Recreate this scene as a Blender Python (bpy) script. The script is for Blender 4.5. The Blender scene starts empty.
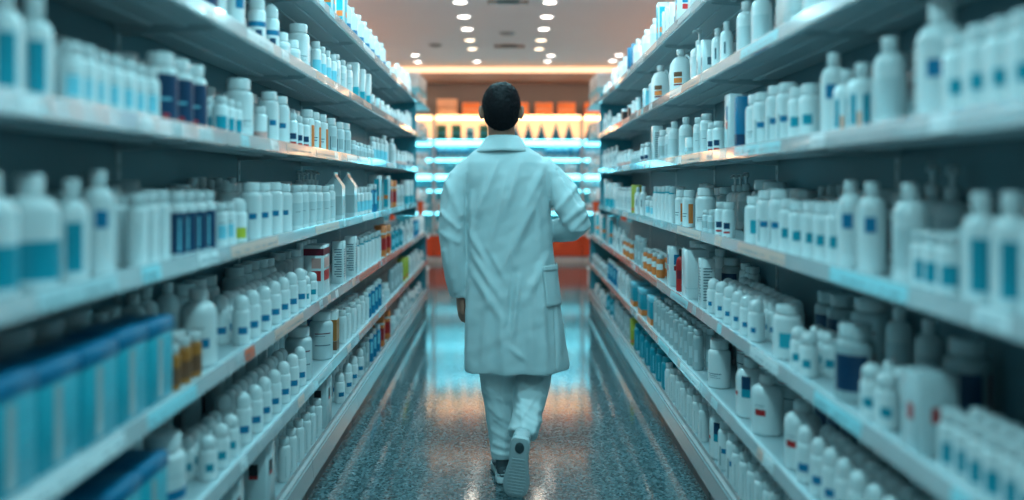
import bpy, bmesh, math, random
import numpy as np
from mathutils import Vector, Matrix, Euler, noise
random.seed(7)
PI = math.pi
C = bpy.context.scene.collection
SC = bpy.context.scene

# ------------------------------------------------------------------ materials
MATS = {}
def mat(name, col, rough=0.5, metal=0.0, spec=0.5, emit=None, strength=0.0, bump=None, coat=0.0, trans=0.0, noise_col=None, sss=0.0, sheen=0.0):
    if name in MATS: return MATS[name]
    m = bpy.data.materials.new(name); m.use_nodes = True
    nt = m.node_tree; b = nt.nodes['Principled BSDF']
    b.inputs['Base Color'].default_value = (*col, 1)
    b.inputs['Roughness'].default_value = rough
    b.inputs['Metallic'].default_value = metal
    b.inputs['Specular IOR Level'].default_value = spec
    b.inputs['Coat Weight'].default_value = coat
    b.inputs['Transmission Weight'].default_value = trans
    b.inputs['Sheen Weight'].default_value = sheen
    if emit:
        b.inputs['Emission Color'].default_value = (*emit, 1)
        b.inputs['Emission Strength'].default_value = strength
    tc = nt.nodes.new('ShaderNodeTexCoord')
    n = nt.nodes.new('ShaderNodeTexNoise'); n.inputs['Scale'].default_value = (noise_col[0] if noise_col else 40)
    n.inputs['Detail'].default_value = 4
    nt.links.new(tc.outputs['Object'], n.inputs['Vector'])
    amt = noise_col[1] if noise_col else 0.06
    mx = nt.nodes.new('ShaderNodeMix'); mx.data_type = 'RGBA'
    mx.inputs['A'].default_value = (*[c*(1-amt) for c in col], 1)
    mx.inputs['B'].default_value = (*[min(1, c*(1+amt)) for c in col], 1)
    nt.links.new(n.outputs['Fac'], mx.inputs['Factor'])
    nt.links.new(mx.outputs['Result'], b.inputs['Base Color'])
    if bump:
        n2 = nt.nodes.new('ShaderNodeTexNoise'); n2.inputs['Scale'].default_value = bump[0]; n2.inputs['Detail'].default_value = 6
        nt.links.new(tc.outputs['Object'], n2.inputs['Vector'])
        bp = nt.nodes.new('ShaderNodeBump'); bp.inputs['Strength'].default_value = bump[1]; bp.inputs['Distance'].default_value = 0.01
        nt.links.new(n2.outputs['Fac'], bp.inputs['Height']); nt.links.new(bp.outputs['Normal'], b.inputs['Normal'])
    MATS[name] = m
    return m

COL = dict(white=(.80,.84,.85), grey=(.42,.50,.52), pale=(.62,.70,.72), teal=(0.0,.30,.40), blue=(.0,.20,.38), navy=(.004,.045,.11),
           aqua=(.015,.42,.53), sky=(.20,.62,.75), amber=(.50,.17,.03), red=(.55,.02,.02), orange=(.85,.22,.05), maroon=(.20,.012,.03),
           yellow=(.52,.52,.04), black=(.012,.015,.02), pink=(.75,.38,.34), ink=(.10,.16,.20), tan=(.72,.42,.26), brown=(.20,.08,.04), green=(.02,.16,.12))
def pm(c):
    return mat('plastic_'+c, COL[c], rough=.20 if c in ('white','pale','grey') else .38, spec=.5, noise_col=(15,.04))

def floor_mat():
    m = bpy.data.materials.new('terrazzo_floor'); m.use_nodes = True
    nt = m.node_tree; b = nt.nodes['Principled BSDF']; L = nt.links.new
    tc = nt.nodes.new('ShaderNodeTexCoord')
    v = nt.nodes.new('ShaderNodeTexVoronoi'); v.inputs['Scale'].default_value = 95; L(tc.outputs['Object'], v.inputs['Vector'])
    n = nt.nodes.new('ShaderNodeTexNoise'); n.inputs['Scale'].default_value = 60; n.inputs['Detail'].default_value = 8; n.inputs['Roughness'].default_value = .75
    L(tc.outputs['Object'], n.inputs['Vector'])
    bw = nt.nodes.new('ShaderNodeRGBToBW'); L(v.outputs['Color'], bw.inputs['Color'])
    mix = nt.nodes.new('ShaderNodeMath'); mix.operation = 'MULTIPLY'; L(bw.outputs['Val'], mix.inputs[0]); L(n.outputs['Fac'], mix.inputs[1])
    cr = nt.nodes.new('ShaderNodeValToRGB'); L(mix.outputs['Value'], cr.inputs['Fac'])
    cr.color_ramp.elements[0].position = .08; cr.color_ramp.elements[0].color = (.02,.045,.052,1)
    cr.color_ramp.elements[1].position = .55; cr.color_ramp.elements[1].color = (.16,.23,.25,1)
    L(cr.outputs['Color'], b.inputs['Base Color'])
    b.inputs['Roughness'].default_value = .16
    b.inputs['Specular IOR Level'].default_value = .75
    n3 = nt.nodes.new('ShaderNodeTexNoise'); n3.inputs['Scale'].default_value = 70; n3.inputs['Detail'].default_value = 5
    mp = nt.nodes.new('ShaderNodeMapping'); mp.inputs['Scale'].default_value = (.35,1.3,1); L(tc.outputs['Object'], mp.inputs['Vector']); L(mp.outputs['Vector'], n3.inputs['Vector'])
    bp = nt.nodes.new('ShaderNodeBump'); bp.inputs['Strength'].default_value = .03; bp.inputs['Distance'].default_value = .004
    L(n3.outputs['Fac'], bp.inputs['Height']); L(bp.outputs['Normal'], b.inputs['Normal'])
    rr = nt.nodes.new('ShaderNodeMapRange'); rr.inputs['To Min'].default_value = .05; rr.inputs['To Max'].default_value = .12
    L(n.outputs['Fac'], rr.inputs['Value']); L(rr.outputs['Result'], b.inputs['Roughness'])
    return m

# ------------------------------------------------------------------ mesh helpers
class MB:
    def __init__(s): s.v=[]; s.f=[]; s.m=[]
    def add(s, vs, fs, mi=0):
        o=len(s.v); s.v.extend(vs); s.f.extend([tuple(i+o for i in f) for f in fs]); s.m.extend([mi]*len(fs))
    def box(s, x0,x1,y0,y1,z0,z1, mi=0, bev=0.0):
        if bev<=0:
            vs=[(x0,y0,z0),(x1,y0,z0),(x1,y1,z0),(x0,y1,z0),(x0,y0,z1),(x1,y0,z1),(x1,y1,z1),(x0,y1,z1)]
            s.add(vs,[(3,2,1,0),(4,5,6,7),(0,1,5,4),(1,2,6,5),(2,3,7,6),(3,0,4,7)],mi)
        else:
            b=min(bev,(x1-x0)/2.01,(y1-y0)/2.01,(z1-z0)/2.01)
            def oct(z,i):
                return [(x0+b+i,y0+i,z),(x1-b-i,y0+i,z),(x1-i,y0+b+i,z),(x1-i,y1-b-i,z),(x1-b-i,y1-i,z),(x0+b+i,y1-i,z),(x0+i,y1-b-i,z),(x0+i,y0+b+i,z)]
            rings=[oct(z0,b*.7),oct(z0+b,0),oct(z1-b,0),oct(z1,b*.7)]
            vs=[p for r in rings for p in r]; fs=[tuple(reversed(range(8)))]
            for k in range(3):
                for i in range(8): fs.append((k*8+i,k*8+(i+1)%8,(k+1)*8+(i+1)%8,(k+1)*8+i))
            fs.append(tuple(range(24,32))); s.add(vs,fs,mi)
    def lathe(s, prof, n=24, sy=1.0, mi=0, c=(0,0), rib=0.0):
        vs=[]; fs=[]; rows=[]
        for (r,z) in prof:
            if r<1e-6: rows.append([len(vs)]); vs.append((c[0],c[1],z))
            else:
                rows.append(list(range(len(vs),len(vs)+n)))
                for i in range(n):
                    a=2*PI*i/n; rr=r*(1-rib*(i%2)); vs.append((c[0]+rr*math.cos(a),c[1]+rr*math.sin(a)*sy,z))
        for k in range(len(rows)-1):
            A,B=rows[k],rows[k+1]
            for i in range(n):
                j=(i+1)%n
                if len(A)==1 and len(B)==1: continue
                if len(A)==1: fs.append((A[0],B[j],B[i]))
                elif len(B)==1: fs.append((A[i],A[j],B[0]))
                else: fs.append((A[i],A[j],B[j],B[i]))
        s.add(vs,fs,mi)
    def patch(s, r, a0,a1,z0,z1, sy=1.0, mi=0, n=8):
        # curved rectangle centred on local -Y (degrees)
        vs=[]; fs=[]
        for i in range(n+1):
            a=math.radians(-90+a0+(a1-a0)*i/n); vs += [(r*math.cos(a),r*math.sin(a)*sy,z0),(r*math.cos(a),r*math.sin(a)*sy,z1)]
        for i in range(n): fs.append((2*i,2*i+2,2*i+3,2*i+1))
        s.add(vs,fs,mi)
    def tube(s, pts, rads, n=12, mi=0, cap=True, ref=(0,0,1)):
        P=[Vector(p) for p in pts]; vs=[]; fs=[]; prev=None
        for k,p in enumerate(P):
            t=(P[min(k+1,len(P)-1)]-P[max(k-1,0)]).normalized()
            if prev is None:
                u=t.cross(Vector(ref)); 
                if u.length<1e-3: u=t.cross(Vector((1,0,0)))
                u.normalize()
            else:
                u=(prev-t*prev.dot(t)).normalized()
            prev=u; w=t.cross(u)
            r=rads[k] if k<len(rads) else rads[-1]
            if not isinstance(r,(tuple,list)): r=(r,r)
            for i in range(n):
                a=2*PI*i/n; q=p+u*(r[0]*math.cos(a))+w*(r[1]*math.sin(a)); vs.append(tuple(q))
        for k in range(len(P)-1):
            for i in range(n): fs.append((k*n+i,k*n+(i+1)%n,(k+1)*n+(i+1)%n,(k+1)*n+i))
        if cap:
            fs.append(tuple(reversed(range(n)))); fs.append(tuple(range((len(P)-1)*n,len(P)*n)))
        s.add(vs,fs,mi)
    def rings(s, rings, n=48, mi=0, p=2.3):
        # stacked horizontal superellipses (cx,cy,z,hw,hd)
        vs=[]; fs=[]
        for (cx,cy,z,hw,hd) in rings:
            for i in range(n):
                a=2*PI*i/n; ca,sa=math.cos(a),math.sin(a)
                vs.append((cx+hw*abs(ca)**(2/p)*(1 if ca>=0 else -1), cy+hd*abs(sa)**(2/p)*(1 if sa>=0 else -1), z))
        m=len(rings)
        for k in range(m-1):
            for i in range(n): fs.append((k*n+i,k*n+(i+1)%n,(k+1)*n+(i+1)%n,(k+1)*n+i))
        fs.append(tuple(reversed(range(n)))); fs.append(tuple(range((m-1)*n,m*n)))
        s.add(vs,fs,mi)
    def mesh(s, name, mats, smooth=True, angle=40):
        me=bpy.data.meshes.new(name); me.from_pydata(s.v,[],s.f)
        for m in mats: me.materials.append(m)
        me.polygons.foreach_set('material_index', s.m)
        if smooth:
            me.polygons.foreach_set('use_smooth',[True]*len(s.f)); me.update()
            me.set_sharp_from_angle(angle=math.radians(angle))
        me.update(); return me
    def build(s, name, mats, parent=None, smooth=True, angle=40):
        if not isinstance(mats,(list,tuple)): mats=[mats]
        o=bpy.data.objects.new(name, s.mesh(name,mats,smooth,angle)); C.objects.link(o)
        if parent: o.parent=parent
        return o

def tag(o, label=None, cat=None, group=None, kind=None):
    if label: o['label']=label
    if cat: o['category']=cat
    if group: o['group']=group
    if kind: o['kind']=kind
    return o
def empty(name, loc=(0,0,0), rz=0):
    o=bpy.data.objects.new(name,None); C.objects.link(o); o.location=loc; o.rotation_euler=(0,0,rz); o.empty_display_size=.1
    return o
def struct(o): o['kind']='structure'; return o

# ------------------------------------------------------------------ the camera and the measured layout
F=850.0; EYE=1.34; A0=.78; SPLAY=.0106
CEIL=3.30; BACKY=14.4
cam_d=bpy.data.cameras.new('camera'); cam=bpy.data.objects.new('camera',cam_d); C.objects.link(cam); SC.camera=cam
cam.location=(0,0,EYE); cam.rotation_euler=(PI/2,0,0)
cam_d.sensor_width=36; cam_d.lens=F*36/1024; cam_d.shift_x=4/1024; cam_d.shift_y=-67/1024
cam_d.dof.use_dof=True; cam_d.dof.focus_distance=4.1; cam_d.dof.aperture_fstop=.85; cam_d.clip_start=.05
PITCH=1.135; D_START=.165; NBAY=8; DEPTH=.31
BAYS=[D_START+PITCH*i for i in range(NBAY+1)]
LIPZ={-1:[2.105,1.777,1.445,1.114,.785,.460,.130], 1:[2.090,1.760,1.425,1.092,.757,.448,.130]}
def rackp(s,d,e,z=0):        # s side, d distance down the aisle, e inward from the shelf lip
    return (s*(A0+SPLAY*d+e), d, z)
ROT={-1:math.atan(SPLAY), 1:-math.atan(SPLAY)}

# ------------------------------------------------------------------ shelving racks
steel=mat('painted_steel',(.42,.52,.55),rough=.38,spec=.5,noise_col=(3,.05))
panelm=mat('rack_back_panel',(.13,.24,.28),rough=.5,noise_col=(4,.1))
lipm=mat('price_strip_plastic',(.52,.55,.57),rough=.14,spec=1.0,coat=1.0,noise_col=(6,.12))
kickm=mat('kick_plate_dark',(.05,.08,.09),rough=.35)
basem=mat('base_trim_steel',(.45,.45,.46),rough=.25,metal=.3)
lab_cols=[('card_white',(.80,.86,.88)),('card_cyan',(.36,.76,.84)),('card_pale_blue',(.50,.68,.72)),('card_pink_and_reflection',(.80,.52,.44)),('card_grey',(.48,.51,.53))]  # pink also serves as painted warm reflection on the lips
labms=[mat(n,c,rough=.25,coat=.4) for n,c in lab_cols]
salmon=mat('card_salmon_reflection',(.66,.26,.20),rough=.25,coat=.4)  # reddish reflection on the far lower lips, painted as a card
redm=mat('card_orange_red',(.70,.13,.06),rough=.4)
endm=mat('end_panel_teal',(.03,.25,.32),rough=.3)
ORD=['first','second','third','fourth','fifth','sixth','seventh','eighth','ninth','tenth','eleventh','twelfth','thirteenth','fourteenth','fifteenth','sixteenth','seventeenth','eighteenth','nineteenth','twentieth']
def ordn(i):
    if i<20: return ORD[i]
    t=['twenty','thirty','forty','fifty','sixty'][(i+1)//10-2]; u=(i+1)%10
    return {'twenty':'twentieth','thirty':'thirtieth','forty':'fortieth','fifty':'fiftieth','sixty':'sixtieth'}[t] if u==0 else t+'-'+ORD[u-1]
LIPH=.046
for s in (-1,1):
    side='left' if s<0 else 'right'
    for b in range(NBAY):
        d0=BAYS[b]; L=PITCH
        low=b==NBAY-1; TOP=.97 if low else 2.18
        root=empty('shelving_unit', rackp(s,d0,0), ROT[s])
        tag(root, f'grey steel shelving unit, {ORD[b]} bay from the camera in the {side} rack' if not low else f'low steel shelving unit at the far end of the {side} rack','shelf unit',group=f'bays of the {side} rack')
        # local: +Y down the aisle, x*s inward
        def bx(mb,e0,e1,y0,y1,z0,z1,bev=0,mi=0):
            xs=sorted((s*e0,s*e1)); mb.box(xs[0],xs[1],y0,y1,z0,z1,mi,bev)
        m=MB(); bx(m,DEPTH+.006,DEPTH+.02,.031,L-.002,.05,TOP-.02); 
        m.build('back_panel',panelm,root,smooth=False)
        m=MB(); bx(m,DEPTH+.004,DEPTH+.035,.002,.030,0,TOP)
        for k in range(40 if not low else 15):
            bx(m,DEPTH+.0035,DEPTH+.004,.013,.019,.2+k*.049,.22+k*.049,0,1)
        m.build('upright',[steel,kickm],root,smooth=False)
        m=MB(); bx(m,.03,.045,.003,L-.003,0,.10); m.build('kick_plate',kickm,root,smooth=False)
        for si,z in enumerate(LIPZ[s]):
            base = si==6
            if low and si<4: continue
            m=MB()
            if base:
                bx(m,.004,DEPTH,.002,L-.002,z+.03,z+.05,.003)
                sh=m.build('base_deck',steel,root,angle=20)
                m=MB(); # sloped base trim
                x=lambda e:s*e
                y0,y1=.0015,L-.0015
                pts=[(-.004,z-.035),(.006,z+.058),(.022,z+.058),(.03,z-.035)]
                vs=[(x(e),y0,zz) for e,zz in pts]+[(x(e),y1,zz) for e,zz in pts]
                m.add(vs,[(0,1,2,3),(7,6,5,4),(0,4,5,1),(1,5,6,2),(2,6,7,3),(3,7,4,0)])
                m.build('base_trim',basem,sh,smooth=False)
                m=MB()
                for k in range(int(L/.018)):
                    yy=.01+k*.018; bx(m,.0232,.027,yy,yy+.009,z+.0502,z+.072)
                m.build('wire_guard',basem,sh,smooth=False)
                bz=z-.03; bh=.085; e_off=-.005
            else:
                bx(m,.006,DEPTH,.002,L-.002,z+.012,z+.034,.003)
                # hat-section stiffeners below the shelf
                bx(m,.10,.13,.03,L-.03,z+.004,z+.013,.002); bx(m,.20,.23,.03,L-.03,z+.004,z+.013,.002)
                sh=m.build('shelf',steel,root,angle=20)
                m=MB(); y0,y1=.0015,L-.0015
                pts=[(.004,z),(-.006,z+.004),(-.001,z+LIPH),(.006,z+LIPH)]
                vs=[(s*e,y0,zz) for e,zz in pts]+[(s*e,y1,zz) for e,zz in pts]
                m.add(vs,[(0,1,2,3),(7,6,5,4),(0,4,5,1),(1,5,6,2),(2,6,7,3),(3,7,4,0)])
                m.build('price_strip',lipm,sh,smooth=False)
                for yy in (.018,L-.024):   # tapered brackets
                    m=MB(); xs=[(DEPTH,z+.012),(.03,z+.012),(.05,z+.004),(DEPTH,z-.012)]
                    vs=[(s*e,yy,zz) for e,zz in xs]+[(s*e,yy+.006,zz) for e,zz in xs]
                    m.add(vs,[(0,1,2,3),(7,6,5,4),(0,4,5,1),(1,5,6,2),(2,6,7,3),(3,7,4,0)])
                    m.build('bracket',steel,sh,smooth=False)
            # price cards in the strip; forced pink and salmon ones paint warm reflections
            y=random.uniform(.02,.25); force=None
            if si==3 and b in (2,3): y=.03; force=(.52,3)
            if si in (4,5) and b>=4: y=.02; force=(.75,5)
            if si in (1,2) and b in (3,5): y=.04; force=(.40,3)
            while y<L-.12 and not base:
                w=random.choice([.06,.08,.10,.30,.42])
                if force: w=force[0]
                if y+w>L-.01: break
                m=MB(); z0,z1=z+.008,z+.042
                a=-.0066+(z0-z)*.12; e0=-.0062+.005*(z0-z-.004)/.042; e1=-.0062+.005*(z1-z-.004)/.042
                vs=[(s*(e0-.0012),y,z0),(s*(e0-.0012),y+w,z0),(s*(e1-.0012),y+w,z1),(s*(e1-.0012),y,z1),
                    (s*e0,y,z0),(s*e0,y+w,z0),(s*e1,y+w,z1),(s*e1,y,z1)]
                m.add(vs,[(0,1,2,3),(7,6,5,4),(0,4,5,1),(1,5,6,2),(2,6,7,3),(3,7,4,0)])
                # small print bars
                for q in range(int(w/.012)-1):
                    if random.random()<.6:
                        ya=y+.008+q*.012; eA=e0-.0016+.0025*.3; eB=e0-.0016+.0025*.7
                        m.add([(s*eA,ya,z0+.009),(s*eA,ya+.007,z0+.009),(s*eB,ya+.007,z0+.016),(s*eB,ya,z0+.016)],[(0,1,2,3)],1)
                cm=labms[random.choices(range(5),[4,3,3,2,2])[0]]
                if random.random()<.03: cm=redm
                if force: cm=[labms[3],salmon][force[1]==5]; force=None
                m.build('price_and_reflection_card',[cm,MATS.get('plastic_ink') or pm('ink')],sh,smooth=False)
                y+=w+random.choice([.01,.12,.25,.40,.55])
        if b>=NBAY-2:
            m=MB(); bx(m,.012,DEPTH+.035,L+(.002 if low else -.0012),L+(.022 if low else .0),1.04 if not low else 0,TOP+.02,.0005); m.build('end_panel',endm,root,angle=20)

# ------------------------------------------------------------------ products
def shoulder(r,rn,z0,z1,n=6):
    return [(rn+(r-rn)*math.cos(PI/2*k/n), z0+(z1-z0)*math.sin(PI/2*k/n)) for k in range(n+1)]
PROD={}
def prod(key, kind, cat, short, plural, form, w, h, t=None, body='white', cap='white', lab=(), **kw):
    PROD[key]=dict(kind=kind,cat=cat,short=short,plural=plural,form=form,w=w,h=h,t=t or w,body=body,cap=cap,lab=lab,kw=kw)
# lab entries: (colour, a0, a1, f0, f1): angles in degrees round the front, heights as fractions of the height
LINES=[('ink',-40,30,.30,.315),('ink',-40,10,.26,.27),('ink',-40,25,.22,.228)]
prod('capsule_teal','lotion_bottle','bottle','white lotion bottle with teal capsule mark','teal-marked lotion bottles','lotion',.062,.20,lab=[('teal',-28,28,.10,.58)])
prod('patch_small','pill_bottle','bottle','small white pill bottle with faded blue patch','blue-patched pill bottles','pill',.050,.135,lab=[('sky',-30,30,.20,.50),('ink',-26,20,.55,.57)])
prod('navy_jar','supplement_jar','jar','white supplement jar with navy wrap label','navy supplement jars','pill',.082,.185,lab=[('navy',-150,150,.05,.70),('sky',-18,18,.35,.38),('red',-10,10,.12,.17)],capf=.17)
prod('teal_small','pill_bottle','bottle','small white pill bottle with teal label','teal-labelled pill bottles','pill',.048,.12,lab=[('teal',-40,40,.15,.50)])
prod('big_pill','pill_bottle','bottle','large plain white pill bottle','large plain pill bottles','pill',.095,.20,lab=LINES,capf=.18)
prod('pink_small','pill_bottle','bottle','small white pill bottle with pink band','pink-banded pill bottles','pill',.05,.13,lab=[('pink',-90,90,.08,.30)])
prod('band_blue','domed_bottle','bottle','white round bottle with dark blue band','blue-banded round bottles','dome',.062,.185,lab=[('blue',-120,120,.36,.46),('navy',-20,20,.10,.30)])
prod('dark_lab','pill_bottle','bottle','small white pill bottle with dark label','dark-labelled pill bottles','pill',.052,.14,lab=[('navy',-28,28,.25,.42),('red',-28,28,.12,.18)])
prod('orange_lab','pill_bottle','bottle','white pill bottle with orange label edge','orange-labelled pill bottles','pill',.066,.185,lab=[('orange',20,60,.10,.62),('ink',-40,5,.35,.37),('ink',-40,0,.28,.30)])
prod('clear_tall','capsule_bottle','bottle','tall pale pill bottle with grey print','tall pale bottles','pill',.068,.185,body='pale',lab=[('ink',-30,-22,.15,.5),('grey',-15,30,.2,.5)])
prod('mini','travel_bottle','bottle','tiny pale white pill bottle','tiny white bottles','pill',.042,.10,body='pale',lab=[('grey',-50,50,.2,.5)])
prod('trapez','lotion_bottle','bottle','large white lotion bottle with broad teal label','broad teal-labelled bottles','lotion',.105,.215,lab=[('teal',-75,75,.08,.42)],capf=.16)
prod('tall_dot','lotion_bottle','bottle','tall white lotion bottle with blue dot','blue-dot lotion bottles','lotion',.068,.225,lab=[('blue',-22,22,.45,.62)],capf=.14)
prod('slim_plain','slim_bottle','bottle','slim plain white bottle','slim plain white bottles','pill',.05,.175,body='white',lab=[('grey',-8,-4,.1,.6)],capf=.16)
prod('slim_navy','slim_bottle','bottle','slim white bottle with navy wrap','slim navy-wrapped bottles','pill',.05,.175,lab=[('navy',-150,150,.06,.68),('sky',-6,6,.1,.6)],capf=.16)
prod('yellow_lab','domed_bottle','bottle','white domed bottle with yellow label','yellow-labelled bottles','dome',.06,.15,lab=[('yellow',-45,45,.12,.35)])
prod('wide_sq','capsule_bottle','bottle','wide white pill bottle with blue square','blue-square pill bottles','pill',.072,.195,lab=[('blue',-22,18,.36,.46),('grey',-40,-25,.1,.5)],capf=.15)
prod('cap_plain','capsule_bottle','bottle','plain white ribbed-cap pill bottle','ribbed-cap pill bottles','pill',.06,.185,lab=[('pale',-60,60,.1,.6),('ink',-20,15,.4,.41)],capf=.14)
prod('gable','milk_carton','carton','grey gable-top carton','gable-top cartons','gable',.085,.25,body='pale',lab=[('grey',0,0,.1,.5)])
prod('teal_pack','soft_pack','pack','navy-lidded teal boxed pack','teal packs','pack',.15,.20,t=.12,body='aqua',cap='blue',lab=[('grey',0,0,.0,.78)])
prod('teal_pack2','soft_pack','pack','orange-based teal boxed pack','orange-based teal packs','pack',.16,.17,t=.12,body='teal',cap='sky',lab=[('orange',0,0,.0,.22)],base=True)
prod('amber','medicine_vial','vial','amber vial with white cap','amber vials','vial',.046,.12,body='amber',lab=[('brown',-60,60,.12,.5)])
prod('big_rect','lotion_bottle','bottle','large white lotion bottle with blue rectangle','blue-rectangle lotion bottles','lotion',.105,.23,lab=[('blue',-30,25,.25,.37),('ink',-30,10,.5,.51)],capf=.15)
prod('dome_sq','domed_bottle','bottle','white domed bottle with blue square','blue-square domed bottles','dome',.058,.165,lab=[('blue',-35,25,.22,.36)])
prod('dome_sm','domed_bottle','bottle','small white domed bottle with blue dot','blue-dot domed bottles','dome',.055,.13,lab=[('teal',-28,22,.22,.40)])
prod('red_carton','carton','box','white carton with maroon top and red panel','maroon-topped cartons','box',.15,.235,t=.09,lab=[('maroon',0,0,.80,.94),('red',1,0,.30,.50),('pink',1,0,.55,.75)])
prod('red_small','carton','box','small white carton with red panel','red-panel cartons','box',.08,.12,t=.06,lab=[('red',0,0,.40,.72)])
prod('text_carton','carton','box','white carton printed with dark lines','line-printed cartons','box',.075,.225,t=.06,lab=[('ink',2,0,.15,.85)])
prod('slim_tube','slim_bottle','bottle','slim plain white round bottle','slim white bottles','pill',.045,.20,body='white',cap='pale',lab=[('aqua',-40,40,.80,.84)])
prod('orange_carton','carton','box','orange and red slim carton','orange cartons','box',.05,.22,t=.08,body='orange',lab=[('red',0,0,.2,.6),('white',0,0,.70,.76)])
prod('aqua_carton','carton','box','white carton with aqua base','aqua-based cartons','box',.07,.22,t=.07,lab=[('aqua',0,0,.02,.36)])
prod('aqua_stripe','slim_bottle','bottle','white slim bottle with aqua band','aqua-striped bottles','pill',.048,.17,lab=[('sky',-60,60,.15,.50)])
prod('sm_carton','small_carton','box','small pale carton','small pale cartons','box',.07,.10,t=.06,body='pale',lab=[('grey',0,0,.3,.5)])
prod('tall_carton','carton','box','tall white carton with aqua edge','tall white cartons','box',.075,.25,t=.07,lab=[('aqua',1,0,.05,.9),('orange',1,1,.30,.42)])
prod('clear_blue','tonic_bottle','bottle','pale bottle with blue base label','blue-based bottles','lotion',.068,.20,body='pale',cap='white',lab=[('blue',-100,100,.06,.32),('white',-12,12,.14,.22)],capf=.14)
prod('pump_dot','pump_bottle','bottle','white pump bottle with blue dot','blue-dot pump bottles','pump',.075,.25,lab=[('blue',-24,24,.32,.45)])
prod('pump_plain','pump_bottle','bottle','large plain white pump bottle','plain pump bottles','pump',.085,.265,lab=[('pale',-30,30,.15,.5)])
prod('jar_white','cream_jar','jar','squat white cream jar','squat cream jars','pill',.075,.11,capf=.3,lab=[('pale',-70,70,.1,.5)])
prod('jar_band','cream_jar','jar','large white jar with blue band','blue-banded jars','pill',.115,.21,lab=[('blue',-150,150,.22,.34),('grey',-60,60,.5,.51)],capf=.2)
prod('jar_lines','cream_jar','jar','large pale jar with dark lines','line-marked jars','pill',.115,.23,body='pale',lab=[('ink',-50,30,.30,.32),('maroon',-50,30,.55,.57),('ink',-50,0,.50,.51)],capf=.17)
prod('brown_carton','carton','box','white carton with amber and brown panel','amber-panel cartons','box',.07,.21,t=.06,lab=[('amber',0,0,.30,.80),('brown',0,0,.08,.30)])
prod('blue_tube','slim_bottle','bottle','slim blue bottle','slim blue bottles','pill',.045,.19,body='blue',cap='white',lab=[('sky',-20,20,.3,.7)])
prod('blue_bottle','tonic_bottle','bottle','teal blue bottle with white cap','teal blue bottles','lotion',.06,.18,body='teal',lab=[('sky',-30,30,.2,.5)])
prod('mark_carton','carton','box','large white carton with dark mark','dark-marked cartons','box',.125,.235,t=.09,body='pale',lab=[('black',3,0,.60,.78),('red',3,0,.55,.60)])
prod('logo_carton','carton','box','tall white carton with blue red print','blue-red printed cartons','box',.075,.22,t=.08,lab=[('blue',3,0,.55,.80),('red',3,0,.40,.52)])
prod('navy_carton','carton','box','slim dark blue carton','slim dark blue cartons','box',.028,.20,t=.09,body='blue',lab=[('navy',0,0,.1,.3)])
prod('round_plain','lotion_bottle','bottle','plain white round-shouldered bottle','round-shouldered bottles','lotion',.072,.215,lab=[('pale',-50,50,.15,.55)],capf=.15)
prod('slender','lotion_bottle','bottle','slender white bottle with dark print','slender bottles','lotion',.052,.195,lab=[('ink',-10,6,.3,.55)],capf=.16)
prod('jug','handled_jug','bottle','white jug with orange and brown label','white jug','jug',.125,.24,t=.085,lab=[('orange',-16,26,.25,.36),('brown',-16,26,.39,.49),('maroon',-16,26,.20,.23)])
prod('stripe_sq','carton','box','white squared pack with blue stripe','blue-striped packs','box',.085,.15,t=.06,lab=[('sky',1,0,.1,.9)])
prod('dark_pack','carton','box','small pale pack with dark panel','dark-panel packs','box',.08,.11,t=.06,body='pale',lab=[('black',0,0,.25,.8)])
prod('smooth_box','carton','box','large smooth white box','large smooth boxes','box',.16,.23,t=.10,lab=[('pale',0,0,.2,.22)])
prod('slim_box','slim_carton','box','slim white carton with dark print','slim printed cartons','box',.04,.17,t=.07,lab=[('ink',3,0,.35,.55)])
prod('teal_dot','capsule_bottle','bottle','white pill bottle with teal dot','teal-dot pill bottles','pill',.064,.165,lab=[('teal',-26,26,.28,.46)],capf=.18)
prod('teal_strip','lotion_bottle','bottle','white lotion bottle with twin teal strips','teal-strip bottles','lotion',.07,.175,lab=[('white',-48,46,.02,.6),('teal',-40,-14,.12,.55),('teal',12,38,.12,.55),('orange',-8,4,.02,.3)],capf=.18)
prod('big_round','pump_bottle','bottle','big white bottle with blue round mark','blue-round-mark bottles','lotion',.10,.26,lab=[('blue',-22,22,.36,.50)],capf=.18)
prod('teal_sq','capsule_bottle','bottle','wide white bottle with aqua square','aqua-square bottles','pill',.095,.17,lab=[('aqua',-22,22,.22,.50)],capf=.16)
prod('red_bottle','tonic_bottle','bottle','red bottle with black cap','red bottle','lotion',.06,.225,body='red',cap='black',lab=[('maroon',-30,30,.3,.5)],capf=.16)
prod('dot_row','domed_bottle','bottle','white domed bottle with small blue spot','blue-spot domed bottles','dome',.06,.15,lab=[('blue',-25,10,.22,.34)])
prod('box_dots','carton','box','pale carton with red round marks','red-marked cartons','box',.085,.17,t=.08,body='pale',lab=[('red',3,0,.40,.60)])
prod('dark_label_jar','supplement_jar','jar','grey jar with dark blue label','dark blue-labelled jars','pill',.10,.20,body='grey',cap='pale',lab=[('navy',-50,50,.15,.62),('maroon',70,90,.1,.62)],capf=.18)
prod('grey_slim','slim_bottle','bottle','slim grey translucent bottle','slim grey bottles','pill',.05,.19,body='grey',cap='pale',lab=[('pale',-20,20,.2,.5)],capf=.13)
prod('navy_oval','lotion_bottle','bottle','large white bottle with navy-teal oval','navy-oval bottles','lotion',.11,.22,lab=[('navy',-18,18,.50,.72),('teal',-18,18,.36,.50),('red',-60,-40,.38,.44)],capf=.14)
prod('red_rect','lotion_bottle','bottle','large white bottle with red rectangle','red-rectangle bottles','lotion',.11,.21,lab=[('red',-35,5,.34,.44),('ink',-35,0,.5,.51)],capf=.14)
prod('teal_can','canister','canister','teal canister with glossy lid','teal canisters','pill',.085,.19,body='teal',cap='aqua',lab=[('sky',-12,-4,.1,.6)],capf=.14)
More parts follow.
